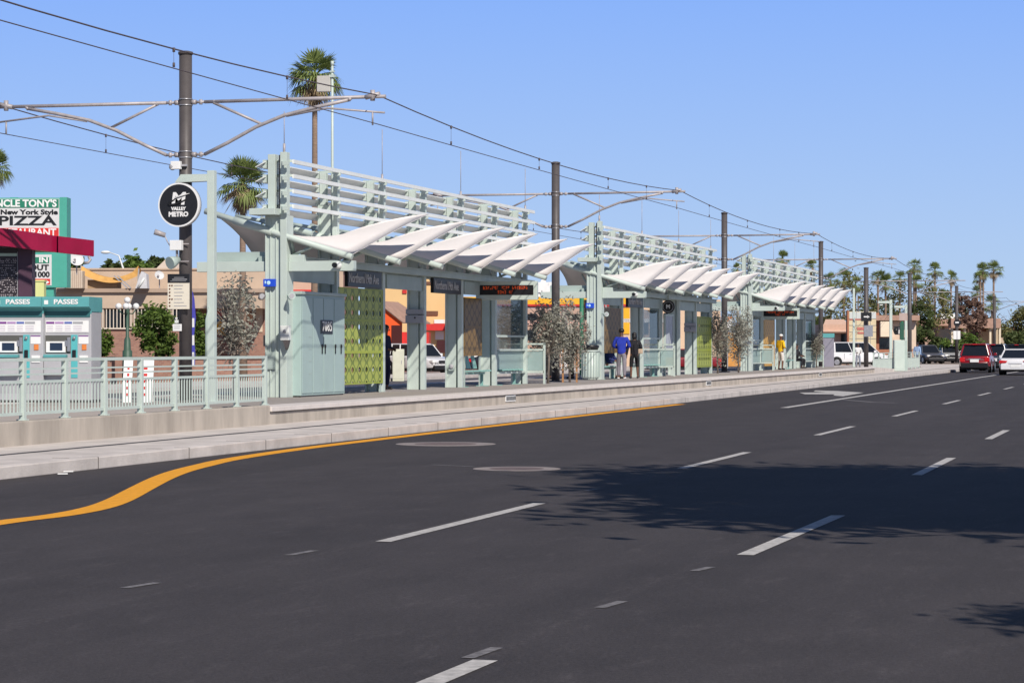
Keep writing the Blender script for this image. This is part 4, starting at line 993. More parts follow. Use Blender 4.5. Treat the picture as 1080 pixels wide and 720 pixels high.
for a_, b_ in (((XX(86),0,0),(XX(86),0,ZZ(280))), ((XX(146),0,0),(XX(146),0,ZZ(283))), ((XX(121),-.2,ZZ(291)),(XX(135),-.2,0)), ((XX(125),-.25,ZZ(291)),(XX(139),-.25,0))): b = MB(); b.beam(a_, b_, .09, .06); b.build('pole', GREYP, e)
e = C('roof_unit', 78, 123, 'pale boxed air unit on the shop roof under the satellite dish', 'air unit', hh(304, 123)); b = MB(); b.box(-.42,.42,0,.8,0,.88); b.build('casing', mat('unit_beige', (.56,.46,.36), .7), e, bevel=.02)
b = MB()
for i in range(8): b.box(-.38+i*.1,-.36+i*.1,-.01,0,.04,.84)
b.build('ribs', STUC2, e); b = MB(); b.box(-.75,-.46,.2,.7,0,.5); b.build('side_box', GREYP, e)
e = C('roof_unit', 150, 123, 'grey white roof equipment leaning beside the golden cloth', 'air unit', hh(304, 123)); b = MB(); b.prism([(-.35,0),(.25,0),(.2,.7),(-.05,.85)], 'y', 0, .8); b.build('casing', mat('unit_white', (.58,.58,.60), .6, var=.2), e)
b = MB(); b.tube([(-.2,-.05,.02),(.1,-.05,.5)], .06, 8); b.build('duct', LOUV, e)
for px, py, rp, z, lab in ((80, 274, 8.0, 115, 'white satellite dish under the end of the maroon fascia'), (167.5, 291, 5.2, 122, 'white satellite dish on the tan roof left of the nearest dark pole')):
    e = C('satellite_dish', px, z, lab, 'satellite dish', hh(py+rp+3, z), 'satellite dishes'); r = rp*z/F; cz = (rp+3)*z/F
    b = MB(); m_ = 6; vs = []; n = 20
    tilt = Matrix.Rotation(R(-25),3,'X') @ Matrix.Rotation(R(25),3,'Z')
    for i in range(m_+1):
        q = i/m_
        for j in range(n):
            a = 2*math.pi*j/n; vs.append(Vector((0,0,cz)) + tilt @ Vector((math.cos(a)*q*r, (q*q-1)*r*-.28-.1, math.sin(a)*q*r*.95)))
    b.smooth = True; b.add(vs, [(i*n+j, i*n+(j+1)%n, (i+1)*n+(j+1)%n, (i+1)*n+j) for i in range(m_) for j in range(n)]); b.build('dish', mat('dish_white', (.60,.60,.60), .5), e, rec=False)
    b = MB(); b.beam((0,.25,-.2),(0,.2,cz),.05); b.tube([(0,.1,cz-r*.7),(0,-.4*r*2,cz)], .02, 6); b.ball((0,-.4*r*2,cz),.06); b.build('mount', GALV, e)
e = C('street_lamp', 120, 150, 'distant pale cobra head street lamp above the golden cloth', 'street lamp'); H = hh(266,150)
b = MB(); b.tube([(.7,0,0),(.65,0,H-1.2),(.3,0,H-.2),(-.3,0,H)], [.09,.07,.04,.03], 8); b.build('pole', LOUV, e); b = MB(); b.ball((-.5,0,H),.2,1.5,.6,.5); b.build('lamp_head', LOUV, e)
e = C('gable_roof', 176, 150, 'small white gable peak showing over the tan roof', 'roof')
b = MB(); b.prism([(-.62,0),(.62,0),(.62,hh(282.5,150)),(0,hh(272,150)),(-.62,hh(282.5,150))], 'y', 0, 4); b.build('gable', mat('gable_cream', (.68,.56,.46), .8), e)
# planter wall, railing in front of shops, globe lamp
b = MB(); wz = 104
e = C('planter_wall', 190, wz, 'low brown brick planter wall across the road', 'wall'); XW = lambda px: (px-190)/F*wz
b = MB(); b.box(XW(97), XW(286), 0, .4, 0, hh(378.5, wz)); b.build('brickwork', BRICK, e); b = MB(); b.box(XW(97)-.05, XW(286)+.05, -.06, .46, hh(378.5, wz), hh(376, wz)); b.build('coping', BROWN, e)
fz2 = 121
e = C('shop_railing', 150, fz2, 'white vertical bar railing in front of the dark shop windows', 'railing'); XW = lambda px: (px-150)/F*fz2
b = MB(); px = 97
while px < 206: b.box(XW(px), XW(px+.9), 0, .03, hh(346, fz2), hh(326, fz2)); px += 3.7
b.box(XW(97), XW(206), -.02, .05, hh(347, fz2), hh(345.6, fz2)); b.build('bars', mat('bar_cream', (.66,.58,.48), .7), e)
b = MB(); b.box(XW(97), XW(206), .1, .5, 0, hh(346, fz2)-.05); b.build('base_wall', BRICK, e)
lz = 102; e = C('globe_lamp', 134.3, lz, 'dark green street lamp with five white globes left of the round shrub', 'street lamp')
q = lambda py: hh(py, lz)
b = MB(); b.tube([(0,0,0),(0,0,q(370)),(0,0,q(369)),(0,0,q(358)),(0,0,q(355)),(0,0,q(325))], [.22,.20,.15,.13,.07,.06], 12); b.build('post', mat('lamp_green', (.05,.10,.07), .5), e)
b = MB()
for dx, dy in ((-.36,0),(.36,0),(0,-.36),(0,.36)): b.tube([(0,0,q(330)),(dx*.6,dy*.6,q(331)),(dx,dy,q(326))], .03, 6)
b.build('arm', mat('lamp_green', (.05,.1,.07)), e)
for dx, dy, py in ((-.36,0,323),(.36,0,323),(0,-.36,323),(0,.36,323),(0,0,316.5)):
    b = MB(); b.ball((dx,dy,q(py)), .135); b.build('globe', LAMPW, e)

# pizza sign
sz = 92.0; e = C('pizza_sign', 30, sz, 'tall pylon sign for a pizza restaurant in green, white and red with teal sides', 'sign')
XS = lambda px: (px-30)/F*sz; q = lambda py: hh(py, sz)
b = MB(); b.box(XS(-48), XS(63), 0, .8, q(250), q(208.6)); b.box(XS(63)-.0, XS(70.5), .0, .82, q(303), q(208)); b.build('cabinet', TEALS, e)
b = MB(); b.box(XS(-46), XS(62.5), -.02, 0, q(249), q(209.8)); b.build('face', mat('sign_white', (.62,.62,.62), .5, var=.05), e)
b = MB(); b.box(XS(-46), XS(62), -.035, -.021, q(219.2), q(210.2)); f = b.build('green_band', GREENS, e)
text("UNCLE TONY'S", .36, WHITE, e, (XS(60), -.04, q(214.9)), RFACE, align='RIGHT', offset=.012, sx=1.02)
text('New York Style', .25, BLACK, e, (XS(61), -.025, q(224)), RFACE, align='RIGHT', offset=.011, sx=1.32)
text('PIZZA', .48, BLACK, e, (XS(59), -.025, q(233.3)), RFACE, align='RIGHT', offset=.014, sx=1.66)
b = MB(); b.box(XS(-46), XS(62), -.035, -.021, q(249), q(240.5)); b.build('red_band', REDP, e)
text('RESTAURANT', .36, WHITE, e, (XS(59.5), -.04, q(245.3)), RFACE, align='RIGHT', offset=.008, sx=1.0)
b = MB(); b.box(XS(-20), XS(63), 0, .8, q(303), q(266)); b.build('lower_cabinet', TEALS, e)
b = MB(); b.box(XS(-18), XS(54.5), -.02, 0, q(301), q(268.5)); b.build('lower_face', mat('sign_white', (.7,.7,.69)), e)
b = MB(); b.box(XS(0), XS(52), -.035, -.021, q(277.6), q(271.2)); b.build('lower_green_band', GREENS, e)
text('IN', .26, WHITE, e, (XS(51), -.04, q(274.4)), RFACE, align='RIGHT', offset=.008, sx=1.3)
text('OUT', .28, BLACK, e, (XS(51.5), -.025, q(282.4)), RFACE, align='RIGHT', offset=.012, sx=1.2)
text('1000', .28, BLACK, e, (XS(52.5), -.025, q(289.7)), RFACE, align='RIGHT', offset=.012, sx=1.05)
b = MB(); b.box(XS(0), XS(53), -.035, -.021, q(300), q(294)); b.build('red_arrow_band', REDP, e)
b = MB(); b.poly([(XS(46),-.04,q(296.5)),(XS(46),-.04,q(298.5)),(XS(49),-.04,q(298.5)),(XS(49),-.04,q(299.7)),(XS(52.3),-.04,q(297.5)),(XS(49),-.04,q(295.2)),(XS(49),-.04,q(296.5))]); b.build('arrow', WHITE, e, rec=False)
b = MB(); b.box(XS(10),XS(18),.1,.6,0,q(208)); b.box(XS(46),XS(56),.1,.6,0,q(303)); b.build('post', TEALS, e)

# buildings seen through the canopies
def block(px0, px1, top, z, m, label, extra=None, depth=10, bot=None, name='shop_building', cat='building', roof=None):
    pc = (px0+px1)/2; e = C(name, pc, z, label, cat); w = (px1-px0)/2*z/F
    b = MB(); b.box(-w, w, 0, depth, 0, hh(top, z)); b.build('wall', m, e)
    def part(nm, a, c, t, bo, mm, y=-.05, d=.04):
        g = MB(); g.box((a-pc)/F*z, (c-pc)/F*z, y-d, y+d-.03, hh(bo, z), hh(t, z)); return g.build(nm, mm, e)
    if roof: part('roof_edge', px0-.6, px1+.6, top-roof, top, BROWN, -.1, .14)
    return e, part
e, part = block(398, 478, 293, 172, CREAM, 'cream yellow shop building seen between canopy columns')
part('eave', 398, 478, 297, 300, BROWN); part('brown_band', 447, 462, 328, 332.5, BROWN); part('red_awning', 446, 480, 341.5, 348.5, REDP, -.6, .5); part('window', 458, 469, 337, 341, WHITE); part('door', 459, 468, 349, 358, WHITE); part('shop_window', 461, 478, 359, 372, mat('pink_window', (.38,.15,.12), .5)); part('window_frame', 430, 440, 330, 338, WHITE)
part('red_emblem', 424.5, 429, 305.5, 309.5, REDP)
e = C('drive_through_hut', 412, 158, 'orange red gabled hut with pink tiled roof seen between canopy columns', 'hut')
q = lambda py: hh(py, 158); XH = lambda px: (px-412)/F*158
b = MB(); b.prism([(XH(380),0),(XH(424),0),(XH(424),q(340)),(XH(405),q(324)),(XH(396),q(318)),(XH(380),q(330))], 'y', 0, .3); b.build('gable_wall', mat('hut_orange', (.80,.10,.015), .6), e)
b = MB(); b.add([(XH(396),-.2,q(318)),(XH(425),-.2,q(341)),(XH(452),5,q(341)),(XH(416),5,q(318))], [(0,1,2,3)]); b.add([(XH(396),-.2,q(317)),(XH(425),-.2,q(340)),(XH(452),5,q(340)),(XH(416),5,q(317))], [(0,1,2,3)]); b.build('roof', TILE, e)
b = MB(); b.box(XH(413), XH(424), -.05, -.01, 0, q(343)); b.build('doorway', mat('doorway_dark', (.06,.008,.008), .8), e)
b = MB(); b.box(XH(421),XH(452),.3,4,0,q(350)); b.build('side_wall', REDP, e)
# petrol station canopy
gz = 168; e = C('fuel_canopy', 610, gz, 'long petrol station canopy with white top, yellow band and thin red stripe', 'petrol station'); q = lambda py: hh(py, gz); XG = lambda px: (px-610)/F*gz
b = MB(); b.box(XG(533), XG(662), 0, 9, q(313), q(306.5)); b.build('white_band', WHITE, e)
b = MB(); b.box(XG(483), XG(682), -.05, 9.05, q(320.8), q(313)); b.build('yellow_band', YELP, e)
b = MB(); b.box(XG(483), XG(682), -.04, 9.0, q(322.5), q(320.8)); b.build('red_stripe', REDP, e)
for px in (500, 548, 596, 644, 676):
    b = MB(); b.box(XG(px)-.2, XG(px)+.2, 3, 3.5, 0, q(322)); b.build('column', WHITE, e)
b = MB(); c0 = (XG(573), q(303)); b.poly([(c0[0]+math.sin(i*math.pi/6)*(.85 if i%2==0 else .42), -.1, c0[1]+math.cos(i*math.pi/6)*(.75 if i%2==0 else .4)) for i in range(12)]); b.build('star_emblem', WHITE, e, rec=False)
e, part = block(545, 690, 325, 196, PINKW, 'pinkish brown shop building with dark windows behind the petrol station')
for a, c in ((545, 566), (572, 590), (603, 612), (626, 660), (668, 690)): part('window', a, c, 331, 337, DKGLASS); part('lower_window', a+2, c, 348, 358, DKGLASS)
part('pale_band', 545, 690, 338, 343, mat('pink_band', (.66,.42,.36), .8))
e, part = block(650, 760, 316, 186, mat('peach_stucco', (.66,.48,.34), .9, var=.08), 'peach building with white band behind the middle canopy')
part('white_band', 650, 700, 336, 340, WHITE); part('dark_window', 676, 684, 340, 352, DKGLASS); part('orange_sign', 764-40, 764-30, 332, 340, ORANGE); part('shop_window', 700, 716, 330, 345, DKGLASS); part('yellow_trim', 652, 664, 318, 352, YELP)
e, part = block(478, 545, 322, 190, mat('grey_tan_stucco', (.36,.30,.26), .9), 'grey tan shop building behind the bronze screen')
part('window', 495, 520, 345, 362, DKGLASS); part('white_sign', 500, 512, 336, 341, WHITE)
e = C('advertising_sign', 768, 176, 'orange and white angled sign seen through the trees before the farthest canopy', 'sign'); q = lambda py: hh(py,176)
b = MB(); b.box(-.5,.3,0,.2,q(346),q(334)); b.build('panel', WHITE, e); b = MB(); b.add([(-.5,-.02,q(334)),(.3,-.02,q(334)),(-.1,-.02,q(340)),(-.5,-.02,q(341))],[(0,1,2,3)]); b.build('orange_flash', ORANGE, e, rec=False); b = MB(); b.box(-.12,.0,.05,.15,0,q(346)); b.build('post', GREYP, e)
e, part = block(735, 800, 350, 200, mat('orange_shop', (.62,.30,.08), .8, var=.3, scale=2), 'low orange fronted shop behind the last gap in the station')
part('window', 752, 768, 355, 366, DKGLASS)
# green street-sign mast
e = C('signal_mast', 613.5, 100, 'dark green traffic mast with blue green street name sign seen beside the middle end column', 'signal'); q = lambda py: hh(py,100)
b = MB(); b.tube([(0,0,0),(0,0,q(303))], .095, 10); b.build('pole', mat('mast_green', (.02,.18,.10), .5), e); b = MB(); b.box(-.35,.5,-.05,.05,q(308),q(304)); b.build('arm', mat('mast_blue', (.06,.10,.16), .5), e); b = MB(); b.box(.10,.26,-.1,.1,q(337),q(316)); b.build('signal_head', BLACK, e); b = MB(); b.box(.06,.34,-.04,.04,q(349.5),q(342)); b.build('red_sign', REDP, e)
e = C('street_name_sign', 638, 112, 'green and white street name sign showing above the middle canopy beam', 'sign', hh(298,112)); b = MB(); b.box(-.36,.30,0,.04,.45,.68); b.build('green_panel', GREENS, e); b = MB(); b.box(-.36,.30,0,.04,.22,.43); b.build('white_panel', WHITE, e); b = MB(); b.box(.02,.08,.05,.1,-4,.5); b.build('post', GALV, e)
# small pale utility cabinet seen between columns
e = C('utility_cabinet', 420, 112, 'pale cream utility cabinet seen between canopy columns in front of the white suv', 'cabinet'); q = lambda py: hh(py,112)
b = MB(); b.box(-.26,.26,0,.5,0,q(368)); b.build('body', mat('cabinet_cream', (.66,.66,.52), .6), e, bevel=.02); b = MB(); b.box(-.22,.22,-.012,0,.1,q(370)); b.build('door', mat('cabinet_cream2', (.62,.62,.5), .6), e); b = MB(); b.box(.14,.17,-.03,-.012,.8,.95); b.build('handle', GREYP, e)

# ------------------------------------------------------------------ right-hand background
e, part = block(868, 896, 342, 215, mat('salmon_stucco', (.54,.36,.27), .9), 'small salmon building with pale terracotta gable roof left of the grid sign')
g = MB(); z = 215; pc = 882; w = 15/F*z*1.2
g.add([(-w,-1,hh(350,z)),(w,-1,hh(350,z)),(w*.9,5,hh(336,z)),(-w*.2,5,hh(336,z))],[(0,1,2,3)]); g.add([(-w,-1,hh(351,z)),(w,-1,hh(351,z)),(w*.9,5,hh(337,z)),(-w*.2,5,hh(337,z))],[(0,1,2,3)]); g.build('roof', mat('pale_tile', (.66,.44,.33), .85), e)
part('doorway', 887, 894, 352, 366, DKGLASS)
z = 205; e = C('pylon_sign', 908, z, 'beige gridded monument sign with red lettering on the brick edge', 'sign'); q = lambda py: hh(py, z); XS2 = lambda px: (px-908)/F*z
b = MB(); b.box(XS2(895.5), XS2(924), 0, .6, 0, q(328.5)); b.build('panel', mat('sign_beige', (.62,.52,.34), .8), e)
b = MB(); b.box(XS2(893.5), XS2(895.3), -.1, .7, 0, q(327.5)); b.build('brick_edge', BRICKR, e)
b = MB()
for px in (903, 911, 918): b.box(XS2(px)-.02, XS2(px)+.02, -.02, -.002, 0, q(329))
for py in (336, 343, 350, 357): b.box(XS2(895.6), XS2(924), -.03, -.021, q(py)-.02, q(py)+.02)
b.build('grid_lines', mat('grid_grey', (.3,.3,.28)), e)
b = MB(); b.box(XS2(896), XS2(917), -.04, -.031, q(337.4), q(336.2)); b.box(XS2(904), XS2(911), -.04,-.031,q(348),q(345)); b.box(XS2(904.5),XS2(916),-.04,-.031,q(352),q(350)); b.build('red_lettering', mat('sign_red_faded', (.50,.16,.13)), e)
b = MB(); b.box(XS2(896), XS2(924), -.02, -.001, q(336), q(329)); b.build('upper_panel', mat('sign_pale', (.55,.58,.56)), e)
e, part = block(924, 966, 337, 218, mat('salmon_front', (.60,.40,.28), .9), 'salmon brick building with cream awning behind the pale green signal posts')
part('brick_pier', 922, 926.5, 330, 380, BRICKR, -.2, .2); part('awning', 926.8, 939, 339, 355, mat('awning_cream', (.80,.66,.50), .8), -.6, .5); part('doorway', 927, 938, 356.5, 368, DKGLASS); part('roof', 922, 968, 332.5, 338, TILE, -.5, .5); part('brick_base', 915, 960, 368.5, 382, BRICKR, -.9, .3); part('window', 946, 952, 345, 352, WHITE); part('wall_face', 939.5, 966, 339, 368, mat('pale_pink_face', (.68,.54,.42), .9)); part('dark_window', 951, 957, 356, 366, DKGLASS)
e, part = block(966, 1003, 343, 300, PINKW, 'pink walled building behind the low dark green tree')
part('roof', 958, 1003, 336, 343.5, TILE, -.5, .5); part('white_gable', 991, 1008, 331, 337, WHITE, -.7, .3); part('window', 994, 1000, 347, 358, WHITE)
e, part = block(1003, 1055, 347, 290, mat('beige_arcade', (.46,.36,.25), .9), 'long beige arcaded building with flat tiled roof behind the red car')
part('roof', 1000, 1052, 336, 346, TILE, -1.0, 1.0)
for a, c in ((1004,1014),(1017,1026),(1030,1040)): part('arch_opening', a, c, 346.3, 349.5, BROWN)
for px in (1002, 1015.5, 1028, 1042, 1047, 1052): part('pillar', px-1, px+1, 346, 371, mat('pillar_cream', (.68,.58,.44), .9), -1.2, .3)
e, part = block(1052, 1095, 356, 320, STUC, 'low tan wall of a building at the right edge'); part('dark_opening', 1060, 1068, 360, 368, BROWN)

# pale green lamp and signal posts beyond the platform
def lamp_post(px, z, top, arm, label):
    e = C('lamp_post', px, z, label, 'lamp post', .13, 'pale green lamp posts beyond the platform'); H = hh(top, z)-.13; w = arm*z/F
    b = MB(); b.box(-.08,.08,-.08,.08,0,H); b.build('shaft', SAGE, e)
    b = MB(); b.box(-w-.09, -.09, -.10,.10,H-.22,H-.08); b.build('arm', SAGE, e); b = MB(); b.box(-w,-.5,-.15,.15,H-.34,H-.285); b.build('lamp', LOUV, e)
lamp_post(939.5, 150, 316, 12, 'pale green lamp post with left arm, nearer of two beyond the platform')
lamp_post(955.5, 158, 321, 11, 'pale green lamp post with left arm, right beside the sixth dark pole')
e = C('slim_post', 900.5, 141, 'slim pale green post just past the last sail', 'post', .4); b = MB(); b.box(-.06,.06,-.06,.06,0,hh(304,141)-.4); b.build('shaft', SAGE, e); b = MB(); b.box(-.1,.1,-.1,.1,0,.03); b.build('base', SAGE2, e)
e = C('signal_cabinet', 948.5, 146, 'pale green signal cabinet at the end of the platform railing', 'cabinet', .14); q = lambda py: hh(py,146)-.14
b = MB(); b.box(-.30,.32,0,.6,0,q(358.5)); b.build('body', SAGE, e, bevel=.02); b = MB(); b.box(.33,.5,.1,.7,0,q(359)); b.build('side_unit', SAGE2, e); b = MB(); b.box(-.26,.28,-.012,0,.1,q(360.5)); b.build('door', SAGE, e)
e = C('pedestrian_signal', 951.5, 150, 'green signal mast with black signal heads beside the pale green cabinet', 'signal', .14); q = lambda py: hh(py,150)-.14
b = MB(); b.tube([(0,0,0),(0,0,q(339))],.07,8); b.build('pole', mat('mast_green', (.02,.18,.1)), e); b = MB(); b.box(-.14,.10,-.12,.1,q(358),q(340)); b.build('signal_head', mat('signal_green_dark', (.02,.09,.06)), e); b = MB(); b.box(-.50,-.26,-.2,.05,q(352),q(345)); b.ball((-.4,-.1,q(348.5)),.17); b.build('hooded_signal', BLACK, e); b = MB(); b.box(-.5,.0,-.02,.02,q(345),q(344)); b.box(-.45,.0,-.02,.02,q(352.8),q(352)); b.build('bracket', BLACK, e)
b = MB(); b.box(-.16,.34,.12,.16,q(338),q(330)); b.build('sign_back', mat('sign_pinkgrey', (.44,.34,.31)), e)
# signs on the far dark poles
e = C('arrow_box', 913.5, 157.4, 'black box with small white arrow on the fifth dark pole', 'signal', hh(334,157.4)); b = MB(); b.box(-.33,.33,-.15,.1,-.28,.28); b.build('housing', BLACK, e); b = MB(); b.box(-.17,.12,-.16,-.152,-.035,.035); b.add([(.05,-.16,-.09),(.05,-.16,.09),(.2,-.16,0)],[(0,1,2)]); b.build('arrow', WHITE, e, rec=False)
e = C('pole_sign', 914.5, 157.4, 'grey rectangular plate on the fifth dark pole under the black box', 'sign', hh(350,157.4)); b = MB(); b.box(-.22,.34,-.2,-.17,-.3,.42); b.build('plate', STEEL, e); b = MB(); b.box(-.2,.3,-.16,-.1,0,.05); b.build('strap', GALV, e)
e = C('round_black_sign', 1009, 221, 'round black sign with white mark on the seventh dark pole', 'sign', hh(340.5,221)); b = MB(); b.disc((0,-.3,0),.32,.08,'y',24); b.build('disc', BLACK, e); b = MB(); b.box(-.18,.14,-.312,-.302,-.02,.1); b.build('mark', WHITE, e)
e = C('white_notice', 1009, 221, 'white rectangular notice on the seventh dark pole', 'sign', hh(353.5,221)); b = MB(); b.box(-.34,.28,-.25,-.22,-.36,.40); b.build('plate', WHITE, e); b = MB(); b.box(-.05,.02,-.258,-.252,-.36,.40); b.build('divider', GREYP, e)
# grey ticket machine at the far end
e = C('ticket_machine', 874, 138, 'grey machine with teal top at the far end of the platform', 'ticket machine', PL); q = lambda py: hh(py,138)-PL
b = MB(); b.box(-.32,.30,0,.6,0,q(356)); b.build('body', mat('machine_back', (.24,.23,.28), .5), e, bevel=.01); b = MB(); b.box(-.34,.32,-.03,.63,q(356)+.003,q(351.5)); b.build('hood', TEAL, e)

# ------------------------------------------------------------------ vehicles
def car(kind, paint, loc, rz, label, group=None, name='parked_car', cat='car'):
    e = empty(name, loc, rz, label, cat, group)
    K = dict(suv=dict(L=4.7,W=.95,belt=1.06,top=1.76,hood=1.02,gx=(-2.22,-2.02,.55,1.20),gb=.30,r=.37,wb=(-1.40,1.42)),
             sedan=dict(L=4.75,W=.92,belt=.95,top=1.45,hood=.90,gx=(-1.95,-.95,.35,1.25),gb=.32,r=.33,wb=(-1.38,1.45)),
             van=dict(L=5.2,W=.98,belt=1.15,top=1.95,hood=1.10,gx=(-2.5,-2.4,.9,1.75),gb=.32,r=.36,wb=(-1.6,1.6)))[kind]
    L, W, belt, top, hood, gx, gb, r, wb = (K[k] for k in ('L','W','belt','top','hood','gx','gb','r','wb'))
    h = L/2
    # lower body loft along x
    st = [(-h,.80,gb+.18,belt-.22),(-h+.06,.90,gb+.05,belt-.06),(-h+.35,.98,gb,belt),(-h+1.0,1,gb,belt),(0,1,gb,belt-.01),(gx[3],.99,gb,belt-.02),(h-.55,.95,gb,hood-.10),(h-.15,.86,gb+.03,hood-.22),(h,.74,gb+.16,hood-.36)]
    g = MB(); vs = []; n = 12
    for x, wf, zb, zt in st:
        w = W*wf; zm = zb+(zt-zb)*.55
        ring = [(w*.80,zb),(w*.97,zb+.07),(w,zb+.22),(w,zm),(w*.97,zt-.06),(w*.90,zt),(-w*.90,zt),(-w*.97,zt-.06),(-w,zm),(-w,zb+.22),(-w*.97,zb+.07),(-w*.80,zb)]
        vs += [(x, a, b) for a, b in ring]
    g.smooth = False
    g.add(vs, [(i*n+j, i*n+(j+1)%n, (i+1)*n+(j+1)%n, (i+1)*n+j) for i in range(len(st)-1) for j in range(n)]+[tuple(range(n)), tuple((len(st)-1)*n+j for j in range(n))])
    o = g.build('body', paint, e, bevel=.03)
    for p in o.data.polygons: p.use_smooth = True
    # glasshouse
    g = MB(); a, b_, c, d = gx
    ft, wt = .71, .90
    zt = top-.05
    V = [(a,W*wt,belt-.03),(b_,W*ft,zt),(c,W*ft,zt),(d,W*wt,belt-.05),(a,-W*wt,belt-.03),(b_,-W*ft,zt),(c,-W*ft,zt),(d,-W*wt,belt-.05)]
    g.add(V, [(0,1,2,3),(4,5,6,7),(0,4,5,1),(3,2,6,7),(1,2,6,5)]); g.build('windows', CARGLASS, e)
    g = MB(); g.add([(b_-.03,W*ft+.02,zt-.03),(c+.05,W*ft+.02,zt-.03),(c+.05,-W*ft-.02,zt-.03),(b_-.03,-W*ft-.02,zt-.03),(b_+.08,W*ft*.9,top),(c-.12,W*ft*.9,top),(c-.12,-W*ft*.9,top),(b_+.08,-W*ft*.9,top)],[(0,1,2,3),(4,5,6,7),(0,1,5,4),(1,2,6,5),(2,3,7,6),(3,0,4,7)])
    for s in (-1, 1):
        def pil(x0, x1, wd): g.beam((x0, s*(W*wt+.006), belt-.04), (x1, s*(W*ft+.012), zt), wd, .05)
        pil(a+.02, b_+.02, .10); pil(d-.02, c, .07); pil((a+d)/2, (b_+c)/2+.05, .07)
        if kind != 'sedan': pil(a+.75, b_+.62, .11)
    if kind != 'sedan':
        g.beam((a-.01, W*wt-.02, belt-.02),(b_-.01, W*ft-.02, zt),.07,.1); g.beam((a-.01,-W*wt+.02,belt-.02),(b_-.01,-W*ft+.02,zt),.07,.1)
        g.box(b_-.12,b_+.1,-W*ft,W*ft,zt-.03,top-.005)
    g.build('roof', paint, e, bevel=.035)
    # wheels
    for x in wb:
        for s in (-1, 1):
            w = MB(); w.tube([(x, s*(W-.20), r), (x, s*(W-.03), r), (x, s*(W+.01), r)], [r, r, r*.93], 24); t = w.build('wheel', DARK, e)
            w = MB(); w.tube([(x, s*(W+.012), r), (x, s*(W+.02), r)], [r*.62, r*.56], 18); w.build('rim', STEEL, t)
            w = MB(); w.tube([(x, s*(W-.01), r+.03), (x, s*(W+.004), r+.03)], r*1.16, 24); w.build('wheel_arch', BLACK, e)
    dk = BLACK
    w = MB(); w.box(-h-.05, -h+.15, -W*.86, W*.86, gb-.02, gb+.30); w.build('rear_bumper', dk if kind == 'suv' else paint, e, bevel=.04)
    w = MB(); w.box(h-.18, h+.05, -W*.80, W*.80, gb-.04, gb+.22); w.build('front_bumper', dk if kind == 'suv' else paint, e, bevel=.04)
    w = MB(); w.box(-h+.2, h-.2, -W*.9, W*.9, gb-.12, gb+.02); w.build('underbody', DARK, e)
    for s in (-1, 1):
        w = MB()
        if kind == 'suv': w.box(-h-.02, -h+.22, s*W*.62, s*W*.93, belt-.40, belt-.13)
        elif kind == 'van': w.box(-h-.02, -h+.1, s*W*.80, s*W*.92, belt-.3, belt+.2)
        else: w.prism([(s*W*.45, belt-.16), (s*W*.93, belt-.12), (s*W*.97, belt-.30), (s*W*.55, belt-.27)], 'x', -h-.03, -h+.32)
        w.build('tail_light', TAIL, e, bevel=.02)
        w = MB(); w.box(h-.30, h-.02, s*W*.60, s*W*.90, hood-.36, hood-.20); w.build('headlight', LAMPW, e, bevel=.03)
        w = MB(); w.box(d-.45, d-.25, s*(W+.0), s*(W+.16), belt-.02, belt+.14); w.build('mirror', paint, e, bevel=.02)
        w = MB(); w.box(-.6,-.45,s*(W*.995),s*(W+.012),belt-.17,belt-.13); w.build('door_handle', STEEL, e)
        w = MB(); w.box(-.02+.05,.0+.05,s*(W-.002),s*(W+.003),gb+.15,belt-.08); w.box(-1.02,-1.0,s*(W-.002),s*(W+.003),gb+.3,belt-.08); w.build('door_seam', BLACK, e)
    w = MB(); w.box(h-.02, h+.015, -W*.42, W*.42, hood-.38, hood-.22); w.build('grille', BLACK, e)
    zp = belt-.32 if kind != 'sedan' else belt-.42
    w = MB(); w.box(-h-.065, -h-.05, -.26, .26, zp-.10, zp+.08); w.box(-h-.06,-h+.1,-.25,.25,zp-.09,zp+.07); w.build('number_plate', WHITE, e)
    w = MB(); w.box(-h-.03, -h+.1, -.36, .36, zp+.09, zp+.13); w.build('trim_strip', STEEL, e)
    if kind == 'suv':
        w = MB(); w.box(-h-.02,-h+.1,-W*.55,W*.55,belt-.27,belt-.245); w.build('tail_trim', STEEL, e)
        w = MB(); w.box(b_-.17,b_-.10,-.14,.14,zt-.01,zt+.03); w.build('brake_light', TAIL, e)
    return e
def paint(name, c, rough=.25): 
    m = mat(name, c, rough, .0, var=.03, spec=.6); m.node_tree.nodes['Principled BSDF'].inputs['Coat Weight'].default_value = .6; return m
RED = paint('car_red', (.23, .008, .014)); WH = paint('car_white', (.74,.74,.76)); SIL = paint('car_silver', (.42,.42,.42)); BLK = paint('car_black', (.02,.022,.03)); GRY = paint('car_grey', (.10,.10,.11)); BLU = paint('car_blue', (.016,.022,.045))
along = R(90)
p = at(1031, 151.5); car('suv', RED, (p.x, p.y, 0), along, 'dark red suv seen from behind in the turning lane', 'vehicles waiting at the lights')
p = at(1073.5, 138.5); car('sedan', WH, (p.x, p.y, 0), along, 'white saloon car at the right edge seen from behind', 'vehicles waiting at the lights')
p = at(1050, 163); car('suv', BLU, (p.x, p.y, 0), along, 'dark blue vehicle queued just right of and beyond the red suv', 'vehicles waiting at the lights')
p = at(1074, 185); car('suv', BLK, (p.x, p.y, 0), along, 'black vehicle half hidden beyond the white saloon', 'vehicles waiting at the lights')
p = at(440, 141); car('suv', WH, (p.x, p.y, 0), R(-32), 'white suv with grey bumper seen between canopy columns', 'parked cars across the road')
p = at(903, 196); car('van', WH, (p.x, p.y, 0), R(12), 'white van behind the far railing', 'parked cars across the road', 'parked_van', 'van')
p = at(936, 205); 
p = at(977, 232); car('suv', GRY, (p.x, p.y, 0), R(-62), 'dark grey pickup like car facing the camera, right of the person in light blue', 'parked cars across the road')
